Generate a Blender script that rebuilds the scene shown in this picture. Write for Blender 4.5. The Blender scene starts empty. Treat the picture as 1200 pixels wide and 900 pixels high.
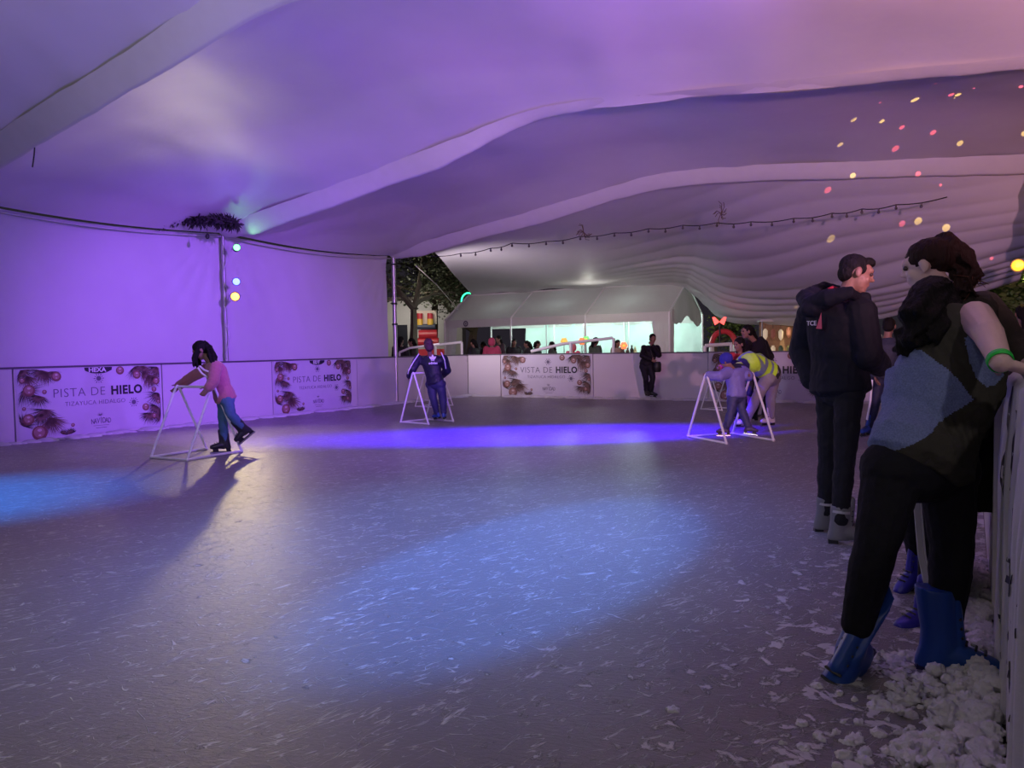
import bpy, bmesh, math, random
from mathutils import Vector, Matrix, noise
R = math.radians
V = Vector
sc = bpy.context.scene
COL = sc.collection
random.seed(7)

# ------------------------------------------------------------------ camera
CAM_H = 1.32
cam_d = bpy.data.cameras.new('camera'); cam_d.lens = 27.0; cam_d.sensor_width = 36.0
cam_d.clip_start = 0.05; cam_d.clip_end = 300
cam = bpy.data.objects.new('camera', cam_d); COL.objects.link(cam)
CR = Matrix.Rotation(R(90 - 2.75), 4, 'X') @ Matrix.Rotation(R(-0.93), 4, 'Z')
cam.matrix_world = Matrix.Translation((0, 0, CAM_H)) @ CR
sc.camera = cam
C3 = CR.to_3x3()

def P(px, py, Y):
    """point seen at photo position (px, py) standing Y metres ahead"""
    d = C3 @ V(((px - 600) / 900.0, -(py - 450) / 900.0, -1.0))
    return V((0, 0, CAM_H)) + d * (Y / d.y)

def G(px, py, z=0.0):
    d = C3 @ V(((px - 600) / 900.0, -(py - 450) / 900.0, -1.0))
    return V((0, 0, CAM_H)) + d * ((z - CAM_H) / d.z)

# ------------------------------------------------------------------ materials
MATS = {}
def mat(name, col, rough=0.6, metal=0.0, emit=None, estr=0.0, bump=0.0, bscale=20.0, var=0.0, vscale=6.0,
        sheen=0.0, trans=0.0, stretch=(1, 1, 1), coat=0.0, sss=0.0):
    if name in MATS: return MATS[name]
    m = bpy.data.materials.new(name); m.use_nodes = True
    nt = m.node_tree; N = nt.nodes; L = nt.links
    b = N['Principled BSDF']
    b.inputs['Base Color'].default_value = (*col, 1)
    b.inputs['Roughness'].default_value = rough
    b.inputs['Metallic'].default_value = metal
    if sheen: b.inputs['Sheen Weight'].default_value = sheen
    if coat: b.inputs['Coat Weight'].default_value = coat
    if sss:
        b.inputs['Subsurface Weight'].default_value = sss
        b.inputs['Subsurface Radius'].default_value = (0.01, 0.004, 0.002)
    if emit:
        b.inputs['Emission Color'].default_value = (*emit, 1)
        b.inputs['Emission Strength'].default_value = estr
    tc = N.new('ShaderNodeTexCoord'); mp = N.new('ShaderNodeMapping')
    mp.inputs['Scale'].default_value = stretch
    L.new(tc.outputs['Object'], mp.inputs[0])
    nz = N.new('ShaderNodeTexNoise'); nz.inputs['Scale'].default_value = vscale; nz.inputs['Detail'].default_value = 5
    L.new(mp.outputs[0], nz.inputs[0])
    v = max(var, 0.04)
    mx = N.new('ShaderNodeMix'); mx.data_type = 'RGBA'
    mx.inputs[6].default_value = (*[c * (1 - v) for c in col], 1)
    mx.inputs[7].default_value = (*[min(1, c * (1 + v)) for c in col], 1)
    L.new(nz.outputs[0], mx.inputs[0]); L.new(mx.outputs[2], b.inputs['Base Color'])
    if bump:
        n2 = N.new('ShaderNodeTexNoise'); n2.inputs['Scale'].default_value = bscale; n2.inputs['Detail'].default_value = 6
        L.new(mp.outputs[0], n2.inputs[0])
        bp = N.new('ShaderNodeBump'); bp.inputs['Strength'].default_value = bump; bp.inputs['Distance'].default_value = 0.02
        L.new(n2.outputs[0], bp.inputs['Height']); L.new(bp.outputs[0], b.inputs['Normal'])
    if trans:
        out = N['Material Output']
        t = N.new('ShaderNodeBsdfTranslucent'); t.inputs[0].default_value = (*col, 1)
        ms = N.new('ShaderNodeMixShader'); ms.inputs[0].default_value = trans
        L.new(b.outputs[0], ms.inputs[1]); L.new(t.outputs[0], ms.inputs[2]); L.new(ms.outputs[0], out.inputs[0])
    MATS[name] = m
    return m

# ------------------------------------------------------------------ object helpers
def mk(name, bm, m, parent=None, smooth=False, kind=None, label=None, cat=None, group=None):
    me = bpy.data.meshes.new(name)
    bmesh.ops.recalc_face_normals(bm, faces=bm.faces[:])
    bm.to_mesh(me); bm.free()
    return mkm(name, me, m, parent, smooth, kind, label, cat, group)

def mkm(name, me, m, parent=None, smooth=False, kind=None, label=None, cat=None, group=None):
    o = bpy.data.objects.new(name, me); COL.objects.link(o)
    for x in (m if isinstance(m, (list, tuple)) else [m]): me.materials.append(x)
    if smooth:
        me.polygons.foreach_set('use_smooth', [True] * len(me.polygons))
    if parent: o.parent = parent
    tag(o, label, cat, group, kind)
    return o

def tag(o, label=None, cat=None, group=None, kind=None):
    if label: o['label'] = label
    if cat: o['category'] = cat
    if group: o['group'] = group
    if kind: o['kind'] = kind
    return o

def empty(name, loc=(0, 0, 0), rz=0.0, label=None, cat=None, group=None, kind=None):
    o = bpy.data.objects.new(name, None); COL.objects.link(o)
    o.location = loc; o.rotation_euler = (0, 0, rz); o.empty_display_size = 0.1
    tag(o, label, cat, group, kind)
    return o

def copy_tree(o, parent=None):
    c = o.copy(); COL.objects.link(c)
    if parent: c.parent = parent
    for ch in list(o.children): copy_tree(ch, c)
    return c

def box(bm, x0, x1, y0, y1, z0, z1):
    vs = [bm.verts.new(p) for p in ((x0,y0,z0),(x1,y0,z0),(x1,y1,z0),(x0,y1,z0),(x0,y0,z1),(x1,y0,z1),(x1,y1,z1),(x0,y1,z1))]
    for f in ((0,3,2,1),(4,5,6,7),(0,1,5,4),(1,2,6,5),(2,3,7,6),(3,0,4,7)): bm.faces.new([vs[i] for i in f])

def perp(d):
    d = d.normalized()
    a = V((0, 0, 1)) if abs(d.z) < .9 else V((1, 0, 0))
    s = d.cross(a).normalized()
    return s, s.cross(d).normalized()

def loft(bm, rings, seg=16, caps=True):
    """rings: (centre, half-axis vector a, half-axis vector b)"""
    L = []
    for c, a, b in rings:
        L.append([bm.verts.new(c + a * math.cos(2*math.pi*i/seg) + b * math.sin(2*math.pi*i/seg)) for i in range(seg)])
    for r0, r1 in zip(L, L[1:]):
        for i in range(seg):
            j = (i + 1) % seg
            bm.faces.new((r0[i], r0[j], r1[j], r1[i]))
    if caps:
        bm.faces.new(L[0][::-1]); bm.faces.new(L[-1])

def tube(bm, pts, r, seg=8, caps=True):
    pts = [V(p) for p in pts]
    rs = r if isinstance(r, (list, tuple)) else [r] * len(pts)
    rings = []; s0 = None
    for i, p in enumerate(pts):
        d = (pts[min(i+1, len(pts)-1)] - pts[max(i-1, 0)])
        if d.length < 1e-9: d = V((0, 0, 1))
        d.normalize()
        if s0 is None: s0, _ = perp(d)
        s0 = (s0 - d * s0.dot(d)).normalized()
        rings.append((p, s0 * rs[i], d.cross(s0) * rs[i]))
    loft(bm, rings, seg, caps)

def ball(bm, c, r, u=16, v=10, M=None):
    """r: radius or 3 radii; M optional 3x3 rotation"""
    c = V(c); rr = r if isinstance(r, (tuple, list)) else (r, r, r)
    mtx = Matrix.Translation(c) @ (M.to_4x4() if M else Matrix()) @ Matrix.Diagonal((*rr, 1))
    bmesh.ops.create_uvsphere(bm, u_segments=u, v_segments=v, radius=1, matrix=mtx)

def capsule(bm, p0, p1, r0, r1, seg=14):
    """limb with round ends"""
    d = (p1 - p0); s, t = perp(d); d = d.normalized()
    rings = []
    for k in range(4):
        a = math.pi/2 * (1 - k/4.0) * .98
        rings.append((p0 - d * r0 * math.sin(a), s * r0 * math.cos(a), t * r0 * math.cos(a)))
    n = 4
    for k in range(n + 1):
        f = k / n; r = r0 + (r1 - r0) * f
        rings.append((p0.lerp(p1, f), s * r, t * r))
    for k in range(1, 5):
        a = math.pi/2 * k / 4 * .98
        rings.append((p1 + d * r1 * math.sin(a), s * r1 * math.cos(a), t * r1 * math.cos(a)))
    loft(bm, rings, seg)

CLOUD = {}
def cloud(size):
    if size not in CLOUD:
        t = bpy.data.textures.new('cloth_folds', 'CLOUDS'); t.noise_scale = size; t.noise_depth = 2; CLOUD[size] = t
    return CLOUD[size]

def fuse(bm, vox, smooth=3, disp=0.0, dsize=0.08, fac=0.5):
    """join intersecting closed shapes into one continuous surface"""
    bmesh.ops.recalc_face_normals(bm, faces=bm.faces[:])
    me = bpy.data.meshes.new('tmp'); bm.to_mesh(me); bm.free()
    o = bpy.data.objects.new('tmp', me); COL.objects.link(o)
    r = o.modifiers.new('r', 'REMESH'); r.mode = 'VOXEL'; r.voxel_size = vox; r.adaptivity = 0
    if smooth:
        s = o.modifiers.new('s', 'SMOOTH'); s.factor = fac; s.iterations = smooth
    if disp:
        d = o.modifiers.new('d', 'DISPLACE'); d.texture = cloud(dsize); d.strength = disp; d.mid_level = .5; d.texture_coords = 'GLOBAL'
    dg = bpy.context.evaluated_depsgraph_get()
    res = bpy.data.meshes.new_from_object(o.evaluated_get(dg))
    bpy.data.objects.remove(o)
    return res

def textmesh(body, size, bold=0.0, xs=1.0, ext=0.001, align='CENTER', track=1.0):
    cu = bpy.data.curves.new('t', 'FONT'); cu.body = body; cu.size = size; cu.offset = bold; cu.extrude = ext
    cu.align_x = align; cu.align_y = 'CENTER'; cu.space_character = track; cu.resolution_u = 3
    o = bpy.data.objects.new('t', cu); COL.objects.link(o)
    dg = bpy.context.evaluated_depsgraph_get()
    me = bpy.data.meshes.new_from_object(o.evaluated_get(dg)); bpy.data.objects.remove(o)
    me.transform(Matrix.Diagonal((xs, 1, 1, 1)))
    return me

def add_text(bm, body, size, x, z, y=0.0, **k):
    """lettering standing in the local XZ plane, facing -Y"""
    me = textmesh(body, size, **k)
    me.transform(Matrix.Translation((x, y, z)) @ Matrix.Rotation(R(90), 4, 'X'))
    bm.from_mesh(me); bpy.data.meshes.remove(me)

def disc(bm, x, z, r, y=0.0, n=18, rz=None):
    vs = [bm.verts.new((x + r * math.cos(2*math.pi*i/n), y, z + (rz or r) * math.sin(2*math.pi*i/n))) for i in range(n)]
    bm.faces.new(vs)

# ------------------------------------------------------------------ palette
M_white = mat('white_pvc_tarpaulin', (.60, .585, .61), .55, bump=.25, bscale=3.5, var=.05, vscale=2)
M_sleeve = mat('white_tarpaulin_sleeve', (.55, .54, .55), .6, bump=.3, bscale=5, var=.06)
M_board = mat('white_hockey_board', (.62, .58, .62), .42, bump=.05, bscale=2, var=.05, vscale=1.5)
M_rail = mat('dark_grey_board_cap', (.09, .08, .10), .5)
M_metal = mat('galvanised_steel', (.45, .44, .46), .38, .85, bump=.05)
M_dark = mat('black_plastic', (.015, .015, .018), .5)
M_pipe = mat('white_pvc_pipe', (.8, .8, .8), .35)
M_print = mat('banner_print_pale', (.56, .53, .62), .5, bump=.08, bscale=4, var=.05)
M_ink = mat('banner_ink_black', (.02, .018, .03), .6)
M_inkg = mat('banner_ink_grey', (.13, .11, .17), .6)
M_copper = mat('banner_print_copper', (.19, .075, .06), .55, var=.3, vscale=25)
M_copper2 = mat('banner_print_rose', (.33, .18, .16), .5, var=.2, vscale=25)
M_copper3 = mat('banner_print_highlight', (.6, .47, .45), .5)
M_pine = mat('banner_print_pine', (.055,.05,.045), .6, var=.4, vscale=30)
M_feather = mat('banner_print_feather', (.20,.115,.10), .6, var=.3, vscale=30)
M_snow = mat('packed_snow', (.58, .57, .60), .7, bump=.5, bscale=60, sss=.0)

# ------------------------------------------------------------------ plan of the rink
def left_pt(Y): return V((-15.04 + .65 * Y, Y, 0))
def back_pt(X): return V((X, 20.6 - .55 * X, 0))
def right_pt(Y): return V((.113 + .598 * Y, Y, 0))
LU = V((.545, .838, 0)).normalized()          # along the left boards, away from the camera
TW = V((.838, -.545, 0)).normalized()         # across the tent
BH = 1.14

# ice --------------------------------------------------------------
def ice_material():
    m = bpy.data.materials.new('scraped_ice'); m.use_nodes = True
    nt = m.node_tree; N = nt.nodes; L = nt.links; b = N['Principled BSDF']
    tc = N.new('ShaderNodeTexCoord')
    def mapping(rot, scale, loc=(0,0,0)):
        m0 = N.new('ShaderNodeMapping'); m0.inputs['Rotation'].default_value = (0,0,R(rot)); L.new(tc.outputs['Object'], m0.inputs[0])
        mp = N.new('ShaderNodeMapping'); mp.inputs['Scale'].default_value = scale; mp.inputs['Location'].default_value = loc
        L.new(m0.outputs[0], mp.inputs[0]); return mp
    def nz(mp, s, d=3, rough=.5, dist=0):
        n = N.new('ShaderNodeTexNoise'); n.inputs['Scale'].default_value = s; n.inputs['Detail'].default_value = d
        n.inputs['Roughness'].default_value = rough; n.inputs['Distortion'].default_value = dist
        L.new(mp.outputs[0], n.inputs[0]); return n.outputs[0]
    def math_(op, a, bb=None, c=None):
        n = N.new('ShaderNodeMath'); n.operation = op
        for i, x in enumerate((a, bb, c)):
            if x is None: continue
            if isinstance(x, (int, float)): n.inputs[i].default_value = x
            else: L.new(x, n.inputs[i])
        return n.outputs[0]
    def rng(x, a, c, lo=0, hi=1):
        n = N.new('ShaderNodeMapRange'); n.interpolation_type = 'SMOOTHSTEP'
        n.inputs[1].default_value = a; n.inputs[2].default_value = c; n.inputs[3].default_value = lo; n.inputs[4].default_value = hi
        L.new(x, n.inputs[0]); return n.outputs[0]
    lines = None
    # long thin skate cuts: ridges of a warped noise, broken up by a mask
    for rot, sc_, loc, wd, th in ((-38, (3.2, 20, 1), (0,0,0), .012, .47), (-56, (4.0, 24, 1), (7,3,0), .012, .48), (-22, (3.0, 15, 1), (3,9,0), .010, .49), (50, (2.4, 10, 1), (13,1,0), .007, .53), (15, (2.4, 9, 1), (1,1,0), .006, .54)):
        mp = mapping(rot, sc_, loc)
        r = math_('ABSOLUTE', math_('SUBTRACT', nz(mp, 1.0, 2, .45, .3), .5))
        ridge = rng(r, 0.0, wd * 1.5, 1, 0)
        msk = rng(nz(mapping(rot, (3, 7, 1), loc), 1.6, 4, .6), th + .04, th + .10)
        l = math_('MULTIPLY', ridge, msk)
        lines = l if lines is None else math_('MAXIMUM', lines, l)
    # short snowy scrapes
    for rot, sc_, loc, th in ((-40, (5, 30, 1), (1,1,0), .62), (-60, (8, 42, 1), (5,8,0), .635), (-25, (9, 34, 1), (2,4,0), .64), (30, (12, 60, 1), (8,4,0), .66), (-48, (2.2, 12, 1), (9,2,0), .66)):
        s = nz(mapping(rot, sc_, loc), 1.0, 6, .68)
        l = rng(s, th, th + .05)
        lines = math_('MAXIMUM', lines, math_('MULTIPLY', l, .8))
    speck = rng(nz(mapping(0, (1,1,1)), 55, 5, .7), .60, .67)
    speck = math_('MULTIPLY', speck, rng(nz(mapping(0, (1,1,1)), 1.3, 3), .38, .6))
    # slushy snow that thickens toward the right-hand boards
    sep = N.new('ShaderNodeSeparateXYZ'); L.new(tc.outputs['Object'], sep.inputs[0])
    dR = math_('MULTIPLY', math_('SUBTRACT', math_('ADD', math_('MULTIPLY', sep.outputs[1], .598), .113), sep.outputs[0]), .858)
    near = rng(dR, .2, 1.9, 1, 0)
    sl = nz(mapping(0, (1,1,1)), 9, 8, .66, .4)
    slush = rng(math_('ADD', sl, math_('MULTIPLY', near, .13)), .63, .69)
    white = math_('MAXIMUM', math_('MAXIMUM', lines, math_('MULTIPLY', speck, .7)), slush)
    big = nz(mapping(0, (1,1,1)), .55, 4)
    mx0 = N.new('ShaderNodeMix'); mx0.data_type = 'RGBA'
    mx0.inputs[6].default_value = (.17, .16, .165, 1); mx0.inputs[7].default_value = (.26, .245, .25, 1)
    L.new(big, mx0.inputs[0])
    mx = N.new('ShaderNodeMix'); mx.data_type = 'RGBA'; mx.inputs[7].default_value = (.78, .77, .80, 1)
    L.new(mx0.outputs[2], mx.inputs[6]); L.new(math_('MULTIPLY', white, .6), mx.inputs[0])
    L.new(mx.outputs[2], b.inputs['Base Color'])
    fine = nz(mapping(15, (6, 22, 1)), 3, 6, .65)
    rgh = math_('ADD', math_('MULTIPLY', fine, .28), .24)
    L.new(math_('MAXIMUM', rgh, math_('MULTIPLY', white, .7)), b.inputs['Roughness'])
    b.inputs['IOR'].default_value = 1.31
    b.inputs['Specular IOR Level'].default_value = .42
    h = math_('ADD', math_('MULTIPLY', white, .5), math_('MULTIPLY', fine, .55))
    h = math_('ADD', h, math_('MULTIPLY', slush, 1.0))
    h = math_('ADD', h, math_('MULTIPLY', nz(mapping(0, (1,1,1)), 30, 4, .6), .35))
    bp = N.new('ShaderNodeBump'); bp.inputs['Strength'].default_value = .85; bp.inputs['Distance'].default_value = .008
    L.new(h, bp.inputs['Height']); L.new(bp.outputs[0], b.inputs['Normal'])
    return m
M_ice = ice_material()

bm = bmesh.new()
pts = [left_pt(-8), left_pt(21.27), back_pt(9.35), right_pt(-8)]
bm.faces.new([bm.verts.new(p) for p in pts])
mk('floor', bm, M_ice, kind='structure', label='scraped grey white ice of the skating rink')
bm = bmesh.new()
bm.faces.new([bm.verts.new(p) for p in ((-60,-20,-.06),(60,-20,-.06),(60,90,-.06),(-60,90,-.06))])
mk('ground', bm, mat('dark_plaza_paving', (.07,.065,.06), .7, var=.3, vscale=1), kind='structure', label='dark plaza paving outside the rink')

# ------------------------------------------------------------------ boards
def board(a, b, label, m=M_board, sides=True, h=BH, name='rink_board', group='white boards around the rink'):
    a = V(a); b = V(b); d = b - a; L = d.length; ang = math.atan2(d.y, d.x)
    t = empty(name, a, ang, label, 'rink board', group)
    bm = bmesh.new(); box(bm, .012, L - .012, 0, .05, .0, h - .03)
    bmesh.ops.bevel(bm, geom=bm.edges[:], offset=.006, segments=2)
    mk('panel', bm, m, t)
    bm = bmesh.new(); box(bm, 0, L, -.012, .065, h - .03, h)
    bmesh.ops.bevel(bm, geom=bm.edges[:], offset=.006, segments=2)
    mk('top_cap', bm, M_rail, t, label='dark top cap')
    for sx in (.0, L - .04):
        bm = bmesh.new(); box(bm, sx, sx + .04, .05, .077, 0, h - .03)
        vs = [(sx,.075,0),(sx,.55,0),(sx,.075,h*.8)]; ws = [(sx+.04,y,z) for x,y,z in vs]
        A = [bm.verts.new(p) for p in vs]; B = [bm.verts.new(p) for p in ws]
        bm.faces.new(A); bm.faces.new(B[::-1])
        for i in range(3): bm.faces.new((A[i], A[(i+1)%3], B[(i+1)%3], B[i]))
        mk('brace', bm, M_metal, t)
    return t

def sprig(bm, x, z, ang, L, n=16, spread=70, w=.006, y=0.0, wmax=99):
    """printed fan of needles"""
    for i in range(n):
        a = ang + R(spread) * (i / (n - 1) - .5) + random.uniform(-.05, .05)
        l = L * random.uniform(.65, 1)
        dx, dz = math.cos(a), math.sin(a)
        bm.faces.new([bm.verts.new((min(max(p[0], .012), wmax), p[1], min(max(p[2], .035), BH - .04))) for p in ((x - dz*w, y, z + dx*w), (x + dz*w, y, z - dx*w), (x + dx*l, y, z + dz*l))])

def snowflake(bm, x, z, r, y):
    disc(bm, x, z, r * .48, y, 12)
    for i in range(12):
        a = 2*math.pi*i/12; r0, r1, w = r*.6, r*(1.0 if i % 2 == 0 else .85), r*.09
        dx, dz = math.cos(a), math.sin(a)
        bm.faces.new([bm.verts.new(p) for p in ((x+dx*r0-dz*w*.5, y, z+dz*r0+dx*w*.5), (x+dx*r0+dz*w*.5, y, z+dz*r0-dx*w*.5), (x+dx*r1+dz*w, y, z+dz*r1-dx*w), (x+dx*r1-dz*w, y, z+dz*r1+dx*w))])

def banner(a, b, label, badge=True, h=BH - .035, word='PISTA', warp=0, badge_text='EDT', off=-.006, textx=0.0, name='rink_banner'):
    a = V(a); b = V(b); d = b - a; W = d.length; ang = math.atan2(d.y, d.x)
    t = empty(name, a, ang, label, 'banner', 'printed banners on the rink boards')
    k = W / 2.35
    bm = bmesh.new(); nx = 24
    vs = {}
    for i in range(nx + 1):
        for j in range(7):
            x = W * i / nx; z = .03 + (h - .03) * j / 6
            for s in (0, 1): vs[i, j, s] = bm.verts.new((x, off - .002 + s * .002 , z))
    for i in range(nx):
        for j in range(6):
            bm.faces.new((vs[i,j,0], vs[i+1,j,0], vs[i+1,j+1,0], vs[i,j+1,0]))
            bm.faces.new((vs[i,j,1], vs[i,j+1,1], vs[i+1,j+1,1], vs[i+1,j,1]))
    mk('printed_sheet', bm, M_print, t)
    Y0 = off - .0045
    # pine and feather sprigs down both edges
    bp = bmesh.new(); bf = bmesh.new(); b1 = bmesh.new(); b2 = bmesh.new(); b3 = bmesh.new()
    def pos(u, v): return u * W, v * h
    for u, v, a_, L in ((.03,.98,-60,.22),(.16,.97,-110,.24),(.22,.95,-90,.18),(.05,.72,-70,.28),(.13,.62,-110,.22),(.17,.42,-105,.26),(.14,.36,-85,.25),(.03,.22,60,.22),
                        (.80,.98,-60,.22),(.87,.99,-110,.2),(.97,.97,-100,.25),(.93,.80,-40,.2),(.98,.55,-110,.28),(.96,.35,-120,.22),(.90,.25,-100,.22),(.99,.2,170,.2),(.33,.05,100,.1),(.28,.05,60,.08)):
        x, z = pos(u, v); L *= k * 1.15
        sprig(bp, x, z, R(a_), L, 46, 170, .008, Y0, W - .012); sprig(bf, x, z, R(a_ + 20), L * .7, 26, 150, .008, Y0 - .0008, W - .012)
    for u, v, a_, L in ((.20,.30,-80,.32),(.19,.3,-60,.28),(.90,.84,-60,.26),(.86,.9,-40,.2),(.07,.9,-80,.2),(.2,.93,-150,.2)):
        x, z = pos(u, v); sprig(bf, x, z, R(a_), L * k * 1.2, 44, 120, .008, Y0 - .0008, W - .012)
    for u, v, r in ((.035,.84,.045),(.075,.70,.09),(.25,.88,.075),(.065,.30,.085),(.13,.10,.115),(.04,.45,.03),(.815,.86,.07),(.965,.75,.062),(.945,.62,.045),(.975,.42,.035),(.875,.35,.062),(.94,.2,.045),(.69,.98,.07),(.17,.67,.035),(.345,.17,.03)):
        x, z = pos(u, v); r *= k
        if z + r > h: z = h - r
        if x - r < .005: x = r + .005
        if x + r > W - .005: x = W - .005 - r
        disc(b1, x, z, r, Y0 - .0016); disc(b2, x - r*.05, z + r*.1, r*.72, Y0 - .0024, 14); disc(b3, x, z + r*.38, r*.3, Y0 - .0032, 10, r*.2); disc(b3, x, z - r*.3, r*.18, Y0 - .0032, 10, r*.12)
    mk('pine_print', bp, M_pine, t); mk('feather_print', bf, M_feather, t)
    mk('bauble_print', b1, M_copper, t); mk('bauble_sheen_print', b2, M_copper2, t); mk('bauble_glint_print', b3, M_copper3, t)
    y = Y0 - .001
    bl = bmesh.new()
    add_text(bl, word + ' DE', .20 * k, W * .40 + textx, h * .635, y, bold=-.0028, xs=.98, track=1.08)
    add_text(bl, 'TIZAYUCA HIDALGO', .098 * k, W * .51 + textx, h * .475, y, bold=-.0012, xs=1.0, track=1.08)
    mk('thin_lettering', bl, M_inkg, t)
    bl = bmesh.new(); add_text(bl, 'HIELO', .20 * k, W * .735 + textx, h * .635, y, bold=.008, xs=.92, track=1.1)
    mk('bold_lettering', bl, M_ink, t)
    bl = bmesh.new()
    xs = W * .54
    for i, ch in enumerate('NAVIDAD'):
        q = (i - 3) / 3
        add_text(bl, ch, (.135 if i != 3 else .16) * k * (1 - .12 * abs(q)), xs + q * .14 * k, h * .20 - .012 * abs(q), y, bold=.0, xs=.62)
    box(bl, xs - .13*k, xs + .13*k, y - .0005, y, h*.125, h*.13); box(bl, xs - .09*k, xs + .09*k, y - .0005, y, h*.09, h*.097)
    for s in (-1, 1):
        sprig(bl, xs - .01, h * .275, R(90 + s * 50), .07 * k, 5, 60, .004, y)
    mk('navidad_mark', bl, M_inkg, t)
    bl = bmesh.new()
    snowflake(bl, W * .535, h * .83, .085 * k, y); snowflake(bl, W * .785, h * .44, .085 * k, y)
    mk('snowflake_print', bl, M_inkg, t)
    if badge:
        bb = bmesh.new()
        x = W * .535; w = .23 * k; zt = h - .004
        vs = [(x - w, y, zt), (x - w*.97, y, zt - .05*k)] + [(x + w*.8*math.cos(math.pi + a), y, zt - .055*k - .05*k*math.sin(a)) for a in [math.pi*q/8 for q in range(1, 8)]] + [(x + w*.97, y, zt - .05*k), (x + w, y, zt)]
        bb.faces.new([bb.verts.new(p) for p in vs])
        mk('badge_print', bb, M_ink, t)
        bb = bmesh.new(); add_text(bb, badge_text, .10 * k, x - .02, zt - .045 * k, y - .002, bold=.004, xs=1.1)
        for vv in bb.verts: vv.co.z = min(vv.co.z, zt)
        mk('badge_lettering', bb, mat('badge_white', (.7,.7,.75), .5), t)
    return t

LY = [5.48, 7.51, 9.54, 11.57, 13.60, 15.63, 17.66, 19.69, 21.27]
ll = ['white rink board at the far left edge of the frame, second before the first banner', 'white rink board just out past the left edge of the frame', 'white rink board left of the big violet lit banner', 'rink board carrying the leftmost banner', 'plain white rink board behind the girl in the pink hoodie',
      'rink board carrying the second banner from the left', 'plain white rink board right of the second banner', 'white rink board behind the child in the dark tracksuit, reaching the corner']
for i in range(len(LY) - 1):
    if i < 1: continue
    board(left_pt(LY[i]), left_pt(LY[i+1]), ll[i])
lp = lambda Y: left_pt(Y) + V((.838, -.545, 0)).normalized() * 0.0
banner(lp(11.60), lp(13.57), 'large leftmost rink banner, lit violet, with copper baubles', badge_text='HEXA')
banner(lp(15.66), lp(17.50), 'second rink banner from the left, below the cloth wall, dark badge at its top', badge_text='EDT')
BX = [-1.215, -.30, 2.06, 4.62, 6.75, 9.35]
bl_ = ['short white rink board between the far corner and the back wall banner', 'rink board carrying the banner on the back side in front of the small tent', 'plain white rink board behind the woman in black', 'rink board carrying the banner behind the stooping adult in the yellow vest', 'rink board at the far right corner behind the standing man']
for i in range(5):
    board(back_pt(BX[i]), back_pt(BX[i+1]), bl_[i])
banner(back_pt(-.27), back_pt(2.02), 'rink banner in the middle of the back side, below the small white tent', badge=False, word='VISTA')
banner(back_pt(4.68), back_pt(6.95), 'rightmost back banner, half hidden by the stooping adult in the yellow vest', badge=False)
RY = [15.45, 13.3, 11.2, 9.1, 7.0, 5.3]
for i in range(5):
    board(right_pt(RY[i]), right_pt(RY[i+1]), 'white rink board on the right side, %s behind the two women' % ['farthest one', 'second farthest one', 'third one', 'fourth one', 'nearest one'][i])
# ------------------------------------------------------------------ near right side: dark leaning board and cloth-covered boards
a0, a1 = right_pt(5.3), right_pt(3.55)
board(a0, a1, 'pinkish white rink board just beyond the dark leaning gate board')
t = NO = V((.858, -.513, 0)) * .075
board(right_pt(3.55) + NO, right_pt(1.9) + NO, 'near right rink board hidden under the striped cloth', h=1.13)
t = board(right_pt(1.9) + NO, right_pt(.35) + NO, 'nearest right rink board under the striped cloth beside the camera', h=1.13)
# dark board leaning
g = empty('gate_board', right_pt(3.62) + V((-.05, 0, 0)), 0, 'dark plywood gate board leaning against the rink side behind the women', 'board')
bm = bmesh.new()
d = LU
o_in = V((-.858, .513, 0))
A = [V((0,0,0)) + o_in*.16, d*.75 + o_in*.40, d*.62 + o_in*.06 + V((0,0,.78)), d*.06 + o_in*.04 + V((0,0,.98))]
B = [p + V((.03, .0, 0)) for p in A]
A = [bm.verts.new(p) for p in A]; B = [bm.verts.new(p) for p in B]
bm.faces.new(A); bm.faces.new(B[::-1])
for i in range(4): bm.faces.new((A[i], A[(i+1)%4], B[(i+1)%4], B[i]))
mk('plywood_sheet', bm, mat('dark_plywood', (.028,.024,.022), .7, var=.3, vscale=12, stretch=(1,1,.1)), g)
bm = bmesh.new(); tube(bm, [d*.03 + o_in*.12 + V((0,0,.02)), d*.08 + o_in*.03 + V((0,0,.95))], .012)
mk('red_edge_strip', bm, mat('faded_red_strip', (.16,.03,.035), .6), g, label='faded red edge strip')

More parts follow.
